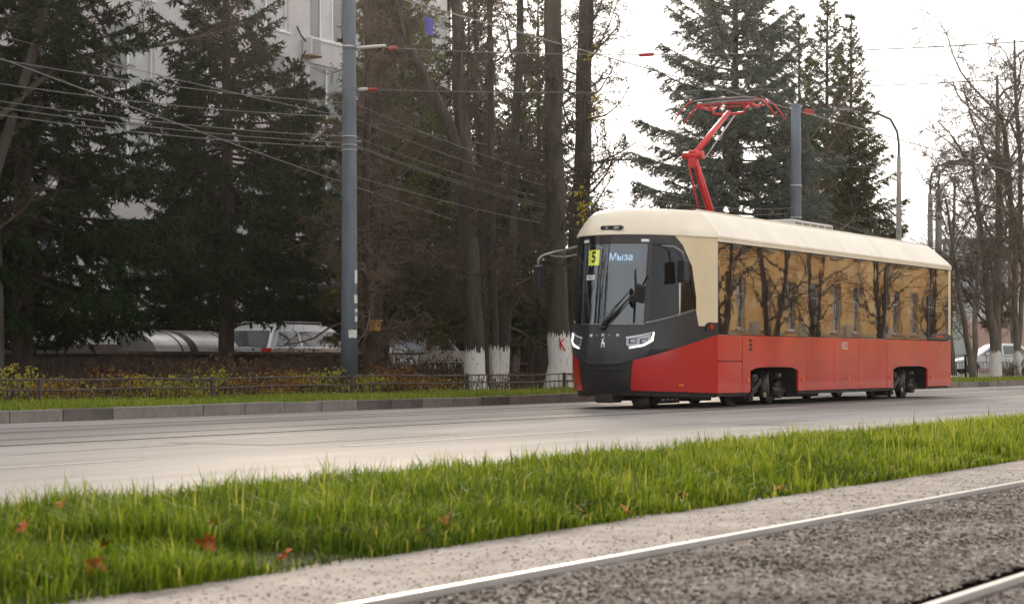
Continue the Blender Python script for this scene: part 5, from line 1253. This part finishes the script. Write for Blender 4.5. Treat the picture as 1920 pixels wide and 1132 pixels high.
text_obj('route_number', '5', .25, lambda x, y: S(2.745-x, 2.50+y, -.022), 'ink', ro, .007)
sto = patch('windscreen_sticker', [(2.66, 2.125), (2.86, 2.125), (2.86, 2.205), (2.66, 2.205)], 'paper', off=.008, thick=.006)
text_obj('sticker_text', '1822', .07, lambda x, y: S(2.76-x, 2.165+y, .011), 'paper_blue', sto, .001)
# wiper, mirrors
wb = S(2.43, 1.355, .03)
def sp(s, w_, o): return tuple(S(s, w_, o))
MB().tube([sp(2.43, 1.36, .05), sp(2.2, 1.62, .075), sp(1.93, 1.93, .07)], [.028, .02, .014], 6).tube([sp(2.38, 1.36, .05), sp(2.16, 1.60, .07), sp(1.90, 1.90, .07)], .010, 6).tube([sp(2.46, 1.36, .05), sp(2.26, 1.66, .07), sp(2.04, 1.92, .06)], .010, 6).tube([sp(1.955, 2.29, .03), sp(1.92, 1.95, .035), sp(1.93, 1.42, .03)], [.010, .016, .010], 6).tube([sp(2.43, 1.33, .02), sp(2.43, 1.37, .06)], .05, 10).build('wiper', M['black_plastic'], TR)
mr = MB(); p0, p1_ = S(1.79, 2.10, .02), S(1.90, 1.93, .28)
mr.tube([tuple(S(1.72, 2.2, .0)), tuple(S(1.75, 2.05, .2)), tuple(p1_)], .018, 6); mr.build('mirror_stalk', M['black_plastic'], TR)
q = S(1.93, 1.86, .30)
MB().obox(q, (.75, -.3, -.1), (.3, .8, .25), (-.15, -.25, 1), .05, .105, .15, .045).build('front_mirror', M['black_plastic'], TR)
n0 = S(1.18, 2.62, .02)
MB().tube([tuple(S(1.5, 2.68, .02)), tuple(S(1.3, 2.67, .10)), tuple(S(1.15, 2.58, .17)), tuple(S(1.12, 2.43, .18))], .016, 8).build('mirror_stalk', M['grey_metal'], TR)
q = S(1.12, 2.26, .18)
MB().obox(q, (.85, -.5, 0), (.5, .85, 0), (0, 0, 1), .06, .11, .185, .035).build('side_mirror', M['mask_grey'], TR)
# far-side mirror on its long arm
def FP(px_, pz, y): return (W(px_, pz, y), y, pz)
a0, a1_ = FP(1088, 2.72, 16.35), FP(1085, 2.66, 16.35)
e = lambda px_, z: FP(px_, z, 16.9)
MB().tube([FP(1090, 2.74, 16.2), e(1062, 2.73), e(1040, 2.67), e(1018, 2.59), e(1010, 2.53), e(1009, 2.40)], .018, 8).tube([FP(1090, 2.60, 16.2), e(1060, 2.60), e(1038, 2.59), e(1026, 2.62)], .014, 8).build('mirror_stalk', M['grey_metal'], TR)
c = e(1010, 2.22)
MB().obox(c, (.85, -.3, 0), (.3, .85, 0), (0, 0, 1), .05, .09, .19, .03).build('side_mirror', M['mask_grey'], TR)
# pantograph on the roof
PG = thing('pantograph', (0, 0, 0), None, None); PG.parent = TR; del WL['pantograph']; PG.location = (0, 0, 0); WL[PG.name] = WL[TR.name].copy()
kx = 33.97
MB().tube([(34.95, CY, 3.2), (kx, CY, 4.46)], [.075, .06], 10).build('lower_arm', M['panto_red'], PG)
MB().tube([(34.6, CY-.1, 3.2), (kx-.03, CY-.08, 4.3)], .022, 8).tube([(34.6, CY+.1, 3.2), (kx-.03, CY+.08, 4.3)], .018, 8).build('control_rod', M['panto_red'], PG)
MB().tube([(kx, CY-.19, 4.46), (kx, CY+.19, 4.46)], .07, 12).box(kx-.06, kx+.06, CY-.08, CY+.08, 4.25, 4.55, .02).build('knee_joint', M['panto_red'], PG)
MB().tube([(kx, CY, 4.46), (35.55, CY, 5.40)], [.06, .045], 10).build('upper_arm', M['panto_red'], PG)
MB().tube([(kx+.22, CY-.12, 4.42), (35.7, CY-.06, 5.36)], .014, 6).build('guide_rod', M['steel'], PG)
MB().tube([(35.55, CY-.34, 5.47), (35.55, CY-.3, 5.38), (35.55, CY-.12, 5.36), (35.55, CY+.12, 5.36), (35.55, CY+.3, 5.38), (35.55, CY+.34, 5.47)], .024, 8).build('yoke', M['panto_red'], PG)
for dx in (-.22, .22):
    P = []
    for t_ in np.linspace(-1, 1, 21):
        a = abs(t_); zz = 5.63-.05*a**2-(max(0, a-.62)/.38)**1.7*.34
        P.append((35.55+dx, CY+t_*1.02, zz))
    MB().tube(P[:5], .013, 6).build('collector_horn', M['panto_red'], PG); MB().tube(P[-5:], .013, 6).build('collector_horn', M['panto_red'], PG)
    MB().tube(P[4:-4], .020, 6).build('collector_strip', M['grey_metal'], PG)
    MB().tube([(35.55+dx, CY-.62, 5.53), (35.55+dx, CY+.62, 5.53)], .012, 6).build('head_bar', M['panto_red'], PG)
for sg in (-1, 1):
    MB().tube([(35.3, CY+sg*.5, 5.5), (35.8, CY+sg*.5, 5.5)], .03, 8).build('head_spring', M['panto_red'], PG)
    MB().tube([(35.33, CY+sg*.34, 5.53), (35.55, CY+sg*.34, 5.45), (35.77, CY+sg*.34, 5.53)], .02, 6).build('head_spring', M['panto_red'], PG)
MB().box(34.3, 35.4, CY-.4, CY+.4, 3.12, 3.22, .02).build('base_frame', M['panto_red'], PG)
